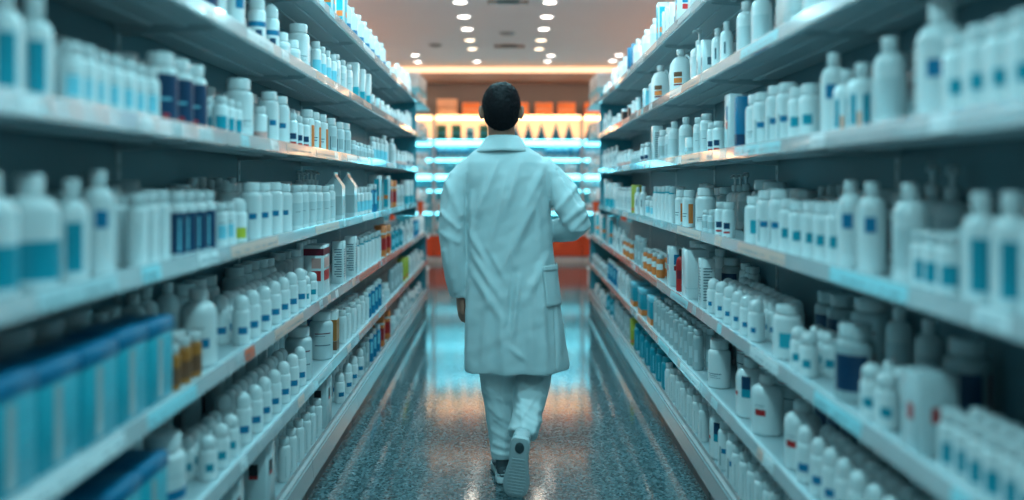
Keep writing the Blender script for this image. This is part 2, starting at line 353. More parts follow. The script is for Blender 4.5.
prod('yellow_slim','carton','box','narrow yellow carton','narrow yellow cartons','box',.03,.20,t=.07,body='yellow',lab=[('orange',0,0,.1,.2)])
prod('glass_orange','medicine_vial','vial','small bottle with orange contents','orange-filled bottles','vial',.05,.14,body='orange',cap='pale',lab=[('white',-50,50,.35,.6)])
prod('pack_wrap','wrapped_pack','pack','clear-wrapped white pack','wrapped packs','box',.12,.16,t=.10,body='pale',lab=[('sky',0,0,.3,.5)])
prod('pack_big','wrapped_pack','pack','large clear-wrapped white bundle','wrapped bundles','pack',.22,.36,t=.26,body='pale',cap='white',lab=[('sky',0,0,.3,.5)],base=True)
prod('cone_blue','cone_bottle','bottle','blue cone-shaped bottle','blue cone bottles','cone',.16,.26,body='blue',cap='teal')
prod('orange_box','storage_box','box','orange cardboard box','orange cardboard boxes','box',.30,.24,t=.25,body='orange',lab=[('tan',0,0,.45,.55)])
prod('tan_box','storage_box','box','tan cardboard box','tan cardboard boxes','box',.34,.30,t=.25,body='tan',lab=[('brown',0,0,.47,.51)])
prod('green_block','carton','box','dark green carton','dark green cartons','box',.16,.24,t=.10,body='green',lab=[('teal',0,0,.3,.5)])
prod('blue_block','carton','box','blue carton','blue cartons','box',.13,.20,t=.10,body='sky',lab=[('blue',0,0,.3,.6)])

def build_geo(p, n):
    """returns dict part -> (MB, [material names]); MBs share the mat list of the product"""
    w,h,t=p['w'],p['h'],p['t']; r=w/2; sy=t/w; f=p['form']; capf=p['kw'].get('capf',.18)
    body=MB(); cap=MB(); lab=MB(); names=[p['body'],p['cap']]+[l[0] for l in p['lab']]
    cn='cap'
    zones=(0,h)
    if f in('pill','vial'):
        zc=h*(1-capf); rc=r*(.80 if f=='pill' else .84); zs=zc-h*.12
        body.lathe([(0,0.0),(r*.9,0),(r*.985,.003),(r,.008),(r,zs)]+shoulder(r,rc*.86,zs,zc-.004,5)[1:]+[(rc*.86,zc)],n,sy)
        cap.lathe([(rc*.9,zc-.002),(rc,zc),(rc,h-.004),(rc*.93,h-.0005),(0,h)],n*2,sy,1,rib=.02)
    elif f=='lotion':
        zc=h*(1-capf); rc=r*.50; zs=zc-h*.20
        body.lathe([(0,0),(r*.88,0),(r*.98,.004),(r,.012),(r,zs)]+shoulder(r,rc*.8,zs,zc-.006,7)[1:]+[(rc*.8,zc)],n,sy)
        cap.lathe([(rc*.9,zc-.003),(rc,zc-.001),(rc,h-.006),(rc*.88,h-.001),(0,h)],n*2,1,1,rib=.02)
    elif f=='dome':
        zc=h*.70
        body.lathe([(0,0),(r*.9,0),(r*.98,.003),(r,.009),(r,zc-.012),(r*.9,zc-.002),(r*.8,zc)],n,sy)
        rc=r*.86
        cap.lathe([(rc*.9,zc),(rc,zc+.002),(rc,zc+(h-zc)*.45)]+[(rc*math.cos(PI/2*k/6),zc+(h-zc)*(.45+.55*math.sin(PI/2*k/6))) for k in range(1,6)]+[(0,h)],n,1,1)
    elif f=='pump':
        zc=h*.70; rc=r*.42; zs=zc-h*.14
        body.lathe([(0,0),(r*.88,0),(r*.98,.004),(r,.012),(r,zs)]+shoulder(r,rc*.8,zs,zc-.006,7)[1:]+[(rc*.8,zc)],n,sy)
        cap.lathe([(rc*.9,zc-.003),(rc,zc),(rc,zc+h*.09),(rc*.85,zc+h*.10),(.006,zc+h*.105),(.006,h-.022),(.013,h-.020),(.014,h-.004),(.011,h),(0,h)],n,1,1)
        cap.tube([(0,0,h-.010),(0,-r*.5,h-.009),(0,-r*.95,h-.013),(0,-r*1.1,h-.020)],[.007,.006,.005,.0045],8,1)
        cn='pump_head'
    elif f=='jug':
        body.lathe([(0,0),(r*.9,0),(r*.98,.004),(r,.012),(r,h*.5)]+shoulder(r,.016,h*.5,h*.84,8)[1:]+[(.016,h*.88)],n,sy)
        body.tube([(r*.35,0,h*.80),(r*.62,0,h*.86),(r*.92,0,h*.76),(r*.97,0,h*.58),(r*.9,0,h*.5)],[.009]*5,8,0)
        cap.lathe([(.018,h*.87),(.021,h*.875),(.021,h-.004),(.018,h),(0,h)],n*2,1,1,rib=.03)
    elif f=='tube':
        zc=h*.16; m=8 if n<16 else n
        vs=[];fs=[];K=7
        for k in range(K+1):
            u=k/K; z=zc+(h-zc)*u; tr=r*(.86+.10*u); ty=r*.8*(1-u)**.7+.0015
            for i in range(m):
                a=2*PI*i/m; vs.append((tr*math.cos(a),ty*math.sin(a),z))
        for k in range(K):
            for i in range(m): fs.append((k*m+i,k*m+(i+1)%m,(k+1)*m+(i+1)%m,(k+1)*m+i))
        fs.append(tuple(reversed(range(m)))); fs.append(tuple(range(K*m,(K+1)*m)))
        body.add(vs,fs,0)
        cap.lathe([(0,0),(r*.70,0),(r*.74,.003),(r*.70,zc),(0,zc+.0005)],m,1,1)
    elif f=='cone':
        body.lathe([(0,0),(r*.95,0),(r,.006),(r*.28,h*.8),(r*.2,h*.85)],n,1)
        cap.lathe([(r*.22,h*.84),(r*.26,h*.85),(r*.24,h-.003),(0,h)],n,1,1)
    elif f=='gable':
        hw,ht=w/2,t/2; zs=h*.72
        vs=[(-hw,-ht,0),(hw,-ht,0),(hw,ht,0),(-hw,ht,0),(-hw,-ht,zs),(hw,-ht,zs),(hw,ht,zs),(-hw,ht,zs),(-hw,-.004,h*.93),(hw,-.004,h*.93),(hw,.004,h*.93),(-hw,.004,h*.93),(-hw,-.003,h),(hw,-.003,h),(hw,.003,h),(-hw,.003,h)]
        fs=[(3,2,1,0),(0,1,5,4),(1,2,6,5),(2,3,7,6),(3,0,4,7),(4,5,9,8),(6,7,11,10),(5,6,10,9),(7,4,8,11),(8,9,13,12),(10,11,15,14),(9,10,14,13),(11,8,12,15),(12,13,14,15)]
        body.add(vs,fs,0)
    elif f=='box':
        body.box(-w/2,w/2,-t/2,t/2,0,h,0,.0015)
        if n>=16:   # tuck flap on the lid
            cap.box(-w/2+.004,w/2-.004,-t/2+.003,t/2-.006,h,h+.0012,0); cn='flap'
    elif f=='pack':
        body.box(-w/2,w/2,-t/2,t/2,0,h*.86,0,.008)
        cap.box(-w/2-.002,w/2+.002,-t/2-.002,t/2+.002,h*.80,h,1,.006); cn='lid'
    # labels
    for i,(c,a0,a1,f0,f1) in enumerate(p['lab']):
        mi=i+2; z0,z1=h*f0,h*f1; e=.0007+.00025*i
        if f in('box','pack','gable'):
            if f=='gable': z1=min(z1,h*.7)
            if a0==0:
                if f=='pack' and not p['kw'].get('base'):
                    for q in (-1,1):   # pale panel on the end faces and a stripe on the front
                        xs=sorted((q*(w/2+.0006),q*(w/2+.0014))); lab.box(xs[0],xs[1],-t*.16,t*.16,z0+.012,z1,mi)
                    lab.box(-w*.16,w*.02,-t/2-.0014,-t/2-.0006,z0+.012,z1,mi)
                else: lab.box(-w/2-e,w/2+e,-t/2-e,t/2+e,z0+.001,z1,mi)
            elif a0==1:
                lab.box(-w*.38 if not a1 else -w*.1,w*.38,-t/2-e-.0006,-t/2-e*.5,z0,z1,mi)
                for q in (-1,1):
                    xs=sorted((q*(w/2+e*.5),q*(w/2+e+.0006))); lab.box(xs[0],xs[1],-t*.38,t*.10,z0,z1,mi)
            elif a0==2:
                k=12
                for j in range(k):
                    za=z0+(z1-z0)*j/k; lw=.30 if j%3 else .12
                    lab.box(-w*.35,w*lw,-t/2-.0012,-t/2-.0006,za,za+(z1-z0)/k*.4,mi)
                    for q in (-1,1):
                        xs=sorted((q*(w/2+.0006),q*(w/2+.0012))); lab.box(xs[0],xs[1],-t*.35,t*lw,za,za+(z1-z0)/k*.4,mi)
            elif a0==3:
                lab.box(-w*.14,w*.16,-t/2-e-.0006,-t/2-e*.5,z0,z1,mi)
                for q in (-1,1):
                    xs=sorted((q*(w/2+e*.5),q*(w/2+e+.0006))); lab.box(xs[0],xs[1],-t*.20,t*.16,z0,z1,mi)
        elif f=='tube':
            k=(z0/h-.16)/.84; rr=r*(.86+.1*max(k,0))+.0008; ty=r*.8*(1-max(0,min(k,.97)))**.7+.0022
            lab.patch(rr,a0,a1,z0,z1,max(ty/rr,.06),mi,8)
        else:
            nn=max(4,int(abs(a1-a0)/360*n*1.5))
            lab.patch((r+e)*(1.0 if n>=16 else 1.02),a0,a1,z0,z1,sy,mi,nn)
            if n>=16 and abs(a1-a0)>200 and f!='vial': # seam edge
                pass
    return body,cap,lab,cn,names

CACHE={}
def proto(key, hi):
    """mesh data for a product: hi -> body, cap, label meshes; lo -> one joined mesh"""
    if (key,hi) in CACHE: return CACHE[(key,hi)]
    p=PROD[key]; b,c,l,cn,names=build_geo(p, 24 if hi else 10)
    ms=[pm(x) for x in names]
    if hi:
        out=[b.mesh(p['kind'],ms,angle=50)]
        if c.v: out.append((cn,c.mesh(cn,ms,angle=50)))
        if l.v: out.append(('label',l.mesh('label',ms,angle=50)))
    else:
        for q in (c,l): b.add(q.v,[tuple(i for i in fc) for fc in q.f],0); b.m[-len(q.f):]=q.m if q.f else b.m[-len(q.f):]
        out=[b.mesh(p['kind'],ms,angle=50)]
    CACHE[(key,hi)]=out
    return out
FIRST={}
def place(key, loc, rz, label, group, hi):
    p=PROD[key]
    if (key,hi) not in FIRST:
        out=proto(key,hi)
        o=bpy.data.objects.new(p['kind'],out[0]); C.objects.link(o)
        kids=[]
        for nm,me in out[1:]:
            c=bpy.data.objects.new(nm,me); C.objects.link(c); c.parent=o; kids.append(c)
        FIRST[(key,hi)]=(o,kids); r=o
    else:
        o,kids=FIRST[(key,hi)]
        r=o.copy(); C.objects.link(r)
        for k in kids:
            c=k.copy(); C.objects.link(c); c.parent=r
    r.location=loc; r.rotation_euler=(0,0,rz); r['label']=label; r['category']=p['cat']; r['group']=group
    return r

SH=['top','second','third','fourth','fifth','sixth','bottom']
# clusters: distance along the rack is read off the photograph as the column where the cluster starts
LEFT={
0:[(296,'tall_carton',1),(344,'clear_blue',1),(386,'sm_carton',1),(396,'slim_plain',1),(407,'round_plain',1),(415,'mini',1)],
1:[(150,'navy_jar',1),(212,'wide_sq',1),(232,'pump_dot',1),(254,'band_blue',1),(280,'jar_white',2),(299,'big_pill',1),(313,'aqua_stripe',2),(334,'cap_plain',1),(353,'aqua_carton',1),(369,'sm_carton',1),(380,'jar_white',1),(389,'mini',1),(396,'pink_small',1),(405,'slim_plain',1),(413,'orange_lab',1)],
2:[(-10,'capsule_teal',2),(60,'patch_small',2),(157,'navy_jar',2),(214,'teal_small',2),(238,'big_pill',1),(256,'pink_small',1),(268,'wide_sq',1),(288,'dark_lab',1),(305,'orange_lab',2),(330,'clear_tall',2),(350,'mini',2),(371,'aqua_stripe',1),(384,'round_plain',1),(396,'pink_small',1),(404,'dark_lab',1),(412,'slender',1),(419,'mini',1)],
3:[(-25,'trapez',1),(62,'capsule_teal',2),(92,'tall_dot',1),(129,'slim_plain',2),(170,'slim_navy',2),(215,'patch_small',2),(234,'yellow_lab',1),(250,'wide_sq',2),(293,'cap_plain',2),(336,'gable',1),(354,'aqua_stripe',2),(368,'blue_tube',1),(376,'tall_carton',1),(388,'orange_carton',1),(396,'clear_tall',1),(405,'aqua_carton',1),(414,'red_small',1)],
4:[(-35,'teal_pack',1),(163,'amber',3),(200,'big_rect',1),(238,'dome_sq',2),(302,'dome_sm',2),(317,'red_carton',1),(338,'text_carton',1),(354,'slim_tube',2),(381,'orange_carton',1),(391,'blue_bottle',1),(401,'slender',1),(411,'blue_tube',1),(418,'cap_plain',1)],
5:[(95,'teal_pack',1),(163,'jar_band',1),(203,'dome_sm',2),(240,'dome_sq',2),(302,'jar_lines',1),(330,'brown_carton',1),(340,'slim_plain',2),(366,'blue_tube',1),(379,'jar_white',1),(390,'grey_slim',1),(402,'yellow_slim',1),(408,'cap_plain',1),(417,'dome_sm',1)],
6:[(225,'mark_carton',1),(283,'slim_plain',2),(322,'mark_carton',1),(340,'dome_sq',2),(362,'grey_slim',1),(370,'blue_tube',1),(381,'orange_carton',1),(388,'jar_white',1),(400,'slender',1),(412,'dome_sm',1)]}
RIGHT={
0:[(735,'round_plain',1),(697,'logo_carton',1),(676,'slim_box',1),(664,'tall_carton',1),(656,'round_plain',1),(636,'navy_carton',1),(631,'cap_plain',1),(620,'slender',1),(610,'pink_small',1),(601,'mini',1)],
1:[(880,'big_pill',1),(820,'pump_dot',1),(803,'smooth_box',1),(764,'round_plain',1),(729,'slender',1),(710,'slim_box',1),(699,'pump_plain',1),(681,'jug',1),(656,'stripe_sq',1),(640,'pink_small',1),(633,'dark_pack',1),(621,'jar_white',1),(611,'slender',1),(602,'mini',1)],
2:[(1040,'teal_dot',2),(945,'big_round',1),(895,'round_plain',1),(868,'teal_strip',1),(838,'tall_dot',1),(815,'teal_dot',1),(790,'wide_sq',1),(758,'big_pill',1),(745,'navy_carton',1),(738,'logo_carton',1),(722,'dark_lab',1),(709,'cap_plain',1),(694,'sm_carton',1),(687,'round_plain',1),(671,'clear_tall',1),(658,'text_carton',1),(650,'dark_lab',1),(642,'mini',1),(632,'pink_small',1),(618,'slender',1),(605,'mini',1)],
3:[(1060,'capsule_teal',2),(960,'teal_small',2),(915,'round_plain',1),(878,'tall_dot',1),(842,'teal_dot',2),(782,'wide_sq',2),(757,'teal_sq',1),(732,'dark_lab',1),(716,'mini',2),(704,'big_pill',1),(690,'orange_lab',1),(675,'slim_tube',2),(655,'patch_small',1),(645,'slender',1),(636,'yellow_slim',1),(632,'cap_plain',1),(618,'aqua_carton',1),(608,'tall_carton',1)],
4:[(1050,'teal_small',2),(935,'box_dots',1),(895,'dome_sm',2),(855,'dark_label_jar',1),(815,'dome_sm',2),(788,'teal_sq',1),(760,'dot_row',3),(708,'text_carton',1),(694,'smooth_box',1),(683,'red_bottle',1),(675,'logo_carton',1),(662,'glass_orange',2),(646,'grey_slim',1),(634,'glass_orange',1),(625,'slender',1),(612,'tall_carton',1)],
5:[(900,'dome_sq',2),(800,'red_rect',1),(765,'red_rect',1),(748,'navy_oval',1),(718,'big_pill',1),(700,'grey_slim',3),(656,'teal_pack2',1),(630,'cap_plain',1),(620,'blue_tube',1),(610,'sm_carton',1)],
6:[(780,'slim_plain',2),(735,'wide_sq',2),(718,'navy_oval',1),(704,'slim_plain',3),(667,'teal_can',2),(634,'yellow_slim',1),(630,'grey_slim',1),(616,'blue_bottle',1),(606,'jar_white',1)]}
def trim(lb):
    for a,b in (('white ',''),('small ',''),(' bottle with ',' with '),('pill ',''),('lotion ','')):
        if len(lb.replace('-',' ').split())<=16: break
        lb=lb.replace(a,b,1)
    return lb
SPREAD=dict(jug=.9,pump_plain=.9,tall_carton=.85,big_rect=.75,tall_dot=.8,jar_lines=.9,navy_oval=.85,red_rect=.85,mark_carton=.95,red_bottle=1.0,red_carton=.8,
  big_round=.75,round_plain=.8,gable=.8,brown_carton=.9,jar_band=.85,text_carton=.8,slender=.7,logo_carton=.8,teal_pack=.3,teal_pack2=.35,capsule_teal=.85,trapez=.8,
  smooth_box=.8,teal_can=.4,slim_tube=.5,grey_slim=.45,big_pill=.75,pump_dot=.85,band_blue=.75,navy_jar=.5,orange_carton=.7,amber=.6,dome_sq=.6,dome_sm=.6,dark_label_jar=.75,navy_carton=.9,yellow_slim=.8,teal_sq=.85)
plan=[]   # (key, loc, rz, label, group, px size)
USED=set()
for s,table,side in ((-1,LEFT,'left'),(1,RIGHT,'right')):
    for si,rows in table.items():
        z=LIPZ[s][si]+(.0345 if si<6 else .0505)
        def dist(x):
            gap=(499-x) if s<0 else (x-517)
            return (A0+.055)*F/gap
        n=len(rows); END=(BAYS[-2] if si<4 else BAYS[-1])-.06
        for k,(x,key,nr) in enumerate(rows):
            p=PROD[key]; d0=max(1.32,dist(x)); d1=dist(rows[k+1][0]) if k+1<n else END
            d1=min(d1,END)
            prev=PROD[rows[k-1][1]]['plural'] if k else None
            nxt=PROD[rows[k+1][1]]['plural'] if k+1<n else None
            cnt=0; pos=d0+.004; items=[]; dense=[]; fq=SPREAD.get(key,.52)
            while pos+p['w']<=d1 or (cnt==0 and pos+p['w']<END):
                # never stand across an upright gap unevenly: just skip nothing, shelves are flush
                gp=A0*F/pos
                items.append(pos+p['w']/2); pos+=max(p['w']+.005,fq*p['w']*F/gp*random.uniform(.92,1.08)); cnt+=1
            pos=d0+.004
            while pos+p['w']<=d1:
                gp=A0*F/pos; dense.append(pos+p['w']/2); pos+=max(p['w']+.005,.30*p['w']*F/gp)
            if not items: continue
            # spread what is left over
            where=(f'past {prev}' if prev else 'nearest the camera')
            tail=f'{side} rack {SH[si]} shelf'
            keyid=(p['short'],where,tail)
            if keyid in USED: where=f'before the {nxt}' if nxt else 'at the far end'; keyid=(p['short'],where,tail)
            assert keyid not in USED, keyid
            USED.add(keyid)
            for r in range(nr):
                if p['t']*(r+1)+.035>DEPTH-.035: break
                rowname={0:'',1:'second-row ',2:'third-row '}[r]
                for i,dc in enumerate(items if r==0 else dense):
                    e=(.022 if si<6 else .030)+p['t']/2+r*(p['t']+.008)+(random.uniform(0,.006))
                    hi=dc<5.0 and r<2
                    rd=p['form'] in('pill','lotion','dome','vial','cone','pump')
                    base_r=(PI/2 if s<0 else -PI/2)
                    if rd or p['form']=='jug': rz=base_r*(1-.62)+random.uniform(-.12,.12) if p['form']!='pump' else base_r*.6
                    else: rz=base_r+random.uniform(-.015,.015)
                    rz+=ROT[s]
                    loc=rackp(s,dc+(random.uniform(-.001,.001)),e,z); sc=random.uniform(.955,1.0)
                    first='' if (len(items)==1 and nr==1) else f'{ordn(i)} '
                    lb=f"{first}{rowname}{p['short']} {where}, {tail}"
                    lb=trim(lb)
                    plan.append([key,loc,rz,lb,f"{p['plural']} on the {side} rack {SH[si]} shelf",hi,F/dc*p['w']*p['h']*F/dc/(1+r),sc])

# taller bottles kept at the back of the shelves behind short goods
rbk=random.Random(11)
for s,table,side in ((-1,LEFT,'left'),(1,RIGHT,'right')):
    for si,rows in table.items():
        z=LIPZ[s][si]+(.0345 if si<6 else .0505)
        for k,(x,key,nr) in enumerate(rows):
            p=PROD[key]; used=(.022 if si<6 else .030)+nr*(p['t']+.014)
            gap=lambda x:(499-x) if s<0 else (x-517)
            d0=max(1.7,(A0+.055)*F/gap(x)); d1=(A0+.055)*F/gap(rows[k+1][0]) if k+1<len(rows) else 8
            if d0>4.6 or d1-d0<.15 or si==0: continue
            bk=rbk.choice(['big_pill','cap_plain','round_plain','jar_lines','dark_label_jar','pump_plain'] if p['h']>.12 else ['cap_plain','grey_slim','clear_tall','round_plain'])
            q=PROD[bk]
            if DEPTH-.012-q['t']<used: bk='clear_tall'; q=PROD[bk]
            if DEPTH-.012-q['t']<used: continue
            pos=d0+.02; i=0
            while pos+q['w']<min(d1,5.0):
                if rbk.random()<.82:
                    loc=rackp(s,pos+q['w']/2,DEPTH-.008-q['t']/2,z)
                    lb=f"{ordn(i)} {q['short']} at the back behind {p['plural']}, {side} rack {SH[si]} shelf"
                    d=pos
                    plan.append([bk,loc,(PI/2 if s<0 else -PI/2)*.45,lb,f"back stock on the {side} rack {SH[si]} shelf",d<3.4,F/d*q['w']*q['h']*F/d/3,rbk.uniform(.93,1.0)])
                    i+=1
                pos+=q['w']+.012
# back-wall display stock -------------------------------------------------
BU=[(-2.52,-1.26),(-1.26,0),(0,1.26),(1.26,2.52)]
UN=['far left','centre left','centre right','far right']
bshelves=[(.47,'counter top'),(.86,'lowest shelf'),(1.24,'second lowest shelf'),(1.50,'third lowest shelf'),(1.77,'fourth lowest shelf'),(2.09,'amber-lit shelf'),(2.47,'cabinet top')]
rb=random.Random(3)
fills={0:['jar_white','aqua_carton','cap_plain','stripe_sq'],1:['pink_small','tall_carton','orange_lab','red_small','round_plain','pack_wrap'],2:['patch_small','teal_small','aqua_stripe','blue_bottle'],
       3:['blue_bottle','teal_dot','pink_small','teal_small','sm_carton'],4:['blue_block','teal_can','blue_bottle','dome_sm','sm_carton'],5:['green_block','blue_block','cone_blue'],6:['orange_box','tan_box']}
for ui,(xa,xb) in enumerate(BU):
    for li,(z,ln) in enumerate(bshelves):
        clear=[.36,.35,.22,.23,.27,.33,.5][li]
        opts=[k for k in fills[li] if PROD[k]['h']<clear-.03] or ['jar_white']
        x=xa+.05; prevp=None; seen={}
        while x<xb-.06:
            key=rb.choice(opts)
            if li==5: key=('cone_blue' if ui>=2 else rb.choice(['green_block','blue_block']))
            p=PROD[key]; num=rb.randint(2,4) if li<5 else (1 if li==6 else (3 if key=='cone_blue' else 1))
            gap=.01 if li<5 else rb.uniform(.02,.10) if li==6 else .06
            for q in range(num):
                if x+p['w']>xb-.04: x=xb; break
                c=seen.get(key,0); seen[key]=c+1
                lb=f"{ordn(c)} {p['short']} from left, {UN[ui]} cabinet, {ln}"
                plan.append([key,(x+p['w']/2,BACKY+.04+p['t']/2+(.012 if li<6 else .02),z+.0005),rb.uniform(-.05,.05) if p['form']!='box' else 0,lb,f"{p['plural']} in the back-wall cabinets",False,F/14*p['w']*p['h']*F/14])
                x+=p['w']+gap
            x+=.03
    x0=0
# far gondola packs
for s,side in((-1,'left'),(1,'right')):
    for li,z in enumerate((.20,.62,1.04,1.46,1.88,2.30)):
        for k in range(7 if li<5 else 4):
            keys=['pack_wrap','jar_white','aqua_carton','pack_wrap','round_plain','pack_wrap'] if li!=5 else ['pack_big']
            key=keys[(k+li)%len(keys)]; p=PROD[key]
            lb=f"{ordn(k)} {p['short']} on far {side} gondola, {['bottom','second lowest','third lowest','fourth lowest','fifth lowest','top'][li]} shelf"
            plan.append([key,(s*(1.07+p['t']/2+.005),10.38+k*(.145 if li<5 else .24),z+.021),(PI/2 if s<0 else -PI/2),lb,f"{p['plural']} on the far {side} gondola",False,F/10.6*p['w']*p['h']*F/10.6])

# at most 300 of a kind stand as individuals, the largest in view; the rest of the kind is one object
def shorter(lb):
    for a,b in ((' at the back behind',' behind'),('white ',''),('small ',''),(' bottle with ',' with '),('pill ',''),('large plain ','plain ')):
        if len(lb.replace('-',' ').split())<=16: break
        lb=lb.replace(a,b,1)
    return lb
_seen={}
for it in plan:
    it[3]=shorter(it[3])
    it[3]=trim(it[3]); _seen[it[3]]=_seen.get(it[3],0)+1

by={}
for it in plan: by.setdefault(PROD[it[0]]['kind'],[]).append(it)
for kind,its in by.items():
    its.sort(key=lambda i:-i[6])
    for it in its[:300]:
        o=place(it[0],it[1],it[2],it[3],it[4],it[5])
        if len(it)>7: o.scale=(it[7]**.5,it[7]**.5,it[7])
    rest=its[300:]
    if rest:
        mb=MB(); names=[]
        for it in rest:
            b,c,l,cn,nm=build_geo(PROD[it[0]],10)
            R=Matrix.Translation(it[1])@Matrix.Rotation(it[2],4,'Z')
            for q in (b,c,l):
                if not q.v: continue
                o=len(mb.v); mb.v.extend([tuple(R@Vector(v)) for v in q.v]); mb.f.extend([tuple(i+o for i in f) for f in q.f])
                for m_ in q.m:
                    cnm=nm[m_]
                    if cnm not in names: names.append(cnm)
                    mb.m.append(names.index(cnm))
        o=mb.build(kind,[pm(x) for x in names],angle=50)
        cat=PROD[rest[0][0]]['cat']
        tag(o,f"remaining small {kind.replace('_',' ')}s crowding the far ends of both racks",cat,kind='stuff')

# ------------------------------------------------------------------ the room
wallm=mat('wall_plaster',(.55,.52,.50),rough=.8,noise_col=(2,.04))
ceilm=mat('ceiling_plaster',(.82,.83,.84),rough=.75,noise_col=(1.5,.03))
RX=3.15; Y0=-2.6; Y1=BACKY+.45
m=MB(); m.box(-RX-.1,RX+.1,Y0-.1,Y1+.1,-.1,0); struct(m.build('floor',floor_mat(),smooth=False))
m=MB(); m.box(-RX-.1,RX+.1,Y0-.1,Y1+.1,CEIL,CEIL+.1); struct(m.build('ceiling',ceilm,smooth=False))
m=MB(); m.box(-RX-.1,-RX,Y0,Y1,0,CEIL); struct(m.build('wall_left',wallm,smooth=False))
m=MB(); m.box(RX,RX+.1,Y0,Y1,0,CEIL); struct(m.build('wall_right',wallm,smooth=False))
m=MB(); m.box(-RX,RX,Y0-.1,Y0,0,CEIL); struct(m.build('wall_front',wallm,smooth=False))
greyw=mat('dark_grey_wall',(.20,.22,.24),rough=.6)
m=MB(); m.box(-RX,RX,Y1,Y1+.1,0,CEIL); struct(m.build('wall_back',greyw,smooth=False))
# soffit with warm cove
soff=mat('soffit_wood',(.50,.36,.28),rough=.5)
m=MB(); m.box(-RX,RX,BACKY-.30,BACKY-.26,3.05,3.17); m.box(-RX,RX,BACKY-.26,Y1,3.08,3.11); struct(m.build('trim_soffit',soff,smooth=False))
warm=mat('warm_led_strip',(1,.8,.6),emit=(1,.60,.36),strength=1.35)
m=MB(); m.box(-3.0,3.0,BACKY-.25,BACKY-.22,3.18,3.27); o=m.build('cove_light',warm,smooth=False)
tag(o,'long warm cove light strip glowing under the ceiling at the back','light')
m=MB(); m.box(-2.9,2.9,BACKY-.255,BACKY-.215,3.066,3.078); o=m.build('added_soffit_light',mat('added_soffit_led',(1,.8,.6),emit=(1,.66,.42),strength=10),smooth=False)  # unseen strip added to brighten the cardboard boxes
tag(o,'added thin warm light strip tucked under the soffit above the cardboard boxes','light')

# ------------------------------------------------------------------ back wall cabinets
cabw=mat('cabinet_white',(.62,.68,.70),rough=.4)
orangem=mat('orange_red_panel',(.62,.085,.022),rough=.35)
cream=mat('backlit_cream_panel',(.85,.62,.42),rough=.6,emit=(1,.56,.28),strength=1.05)
cyan=mat('cyan_led_strip',(.6,.95,1),emit=(.14,.80,1.0),strength=4.2)
warm2=mat('amber_led_strip',(1,.8,.5),emit=(1,.60,.30),strength=7.0)
tealp=mat('cabinet_backing_teal',(.25,.50,.54),rough=.5)
blue_edge=mat('blue_shelf_edge',(.0,.22,.42),rough=.3)
for ui,(xa,xb) in enumerate(BU):
    r=empty('display_cabinet',(xa,BACKY,0)); W=xb-xa
    tag(r,f'backlit display cabinet with cyan shelf lights on the back wall, {UN[ui]}','cabinet',group='display cabinets along the back wall')
    m=MB(); m.box(.004,W-.004,-.02,.38,.10,.455,0,.004); m.build('counter_base',orangem,r,angle=20)
    m=MB(); m.box(.004,W-.004,.02,.38,0,.10); m.build('plinth',cabw,r,smooth=False)
    m=MB()
    for q in range(2):
        m.box(.10+q*W*.46,.10+q*W*.46+.22,-.0295,-.0205,.22,.36,0,.003)
    m.build('vent_panel',mat('vent_panel_orange',(.75,.14,.05),rough=.15),r,angle=20)
    m=MB(); m.box(.001,.018,-.01,.38,.46,2.448); m.box(W-.018,W-.001,-.01,.38,.46,2.448); m.build('side_panel',cabw,r,smooth=False)
    m=MB(); m.box(.02,W-.02,.36,.38,.46,2.06); m.build('back_panel',tealp,r,smooth=False)
    m=MB(); m.box(.02,W-.02,.36,.38,2.09,2.45); m.build('warm_back_panel',cream,r,smooth=False)
    for li,(z,ln) in enumerate(bshelves):
        m=MB(); e=.004 if li in(0,6) else .021
        m.box(e,W-e,-.02,.355,z-.02,z,0,.003)
        sh=m.build('shelf',{5:blue_edge,6:soff}.get(li,cabw),r,angle=20)
        if li in (1,2,3,4,5):
            th={1:.03,2:.035,3:.085,4:.05,5:.10}[li]  # lowest strip is added to brighten the dark lower shelves
            m=MB(); m.box(.03,W-.03,-.018,.0,z-.021-th,z-.021,0,.004); m.build('light_strip',cyan,sh,angle=20)
        if li==6:
            m=MB(); m.box(.03,W-.03,-.018,-.004,z+.0005,z+.012); m.build('added_cornice_light',warm2,sh,smooth=False)  # added strip that throws warm light on the boxes
            m=MB(); m.box(.03,W-.03,.0,.03,z-.05,z-.021,0,.004); m.build('light_strip',warm2,sh,angle=20)
# orange framed arches beside the racks (far gondolas) -------------------
for s,side in((-1,'left'),(1,'right')):
    r=empty('far_gondola',(0,0,0)); tag(r,f'short white gondola with orange end frame beyond the {side} rack','shelf unit')
    xs=lambda a,b: tuple(sorted((s*a,s*b)))
    for li,z in enumerate((.20,.62,1.04,1.46,1.88,2.30)):
        m=MB(); a,b=xs(1.04,1.40); m.box(a,b,10.24,11.34,z,z+.02,0,.003); m.build('shelf',cabw if li<4 else endm,r,angle=20)
    m=MB(); a,b=xs(1.402,1.43); m.box(a,b,10.24,11.34,0,2.32); m.build('back_panel',panelm,r,smooth=False)
    m=MB()
    for (a0,a1,z0,z1) in ((1.02,1.08,0,1.12),(1.36,1.42,0,1.12),(1.081,1.359,1.06,1.12),(1.081,1.359,0,.45)):
        a,b=xs(a0,a1); m.box(a,b,10.18,10.235,z0,z1)
    m.build('end_frame',orangem,r,smooth=False)
    m=MB(); a,b=xs(1.06,1.38); m.box(a,b,10.24,11.34,0,.18); m.build('plinth',cabw,r,smooth=False)

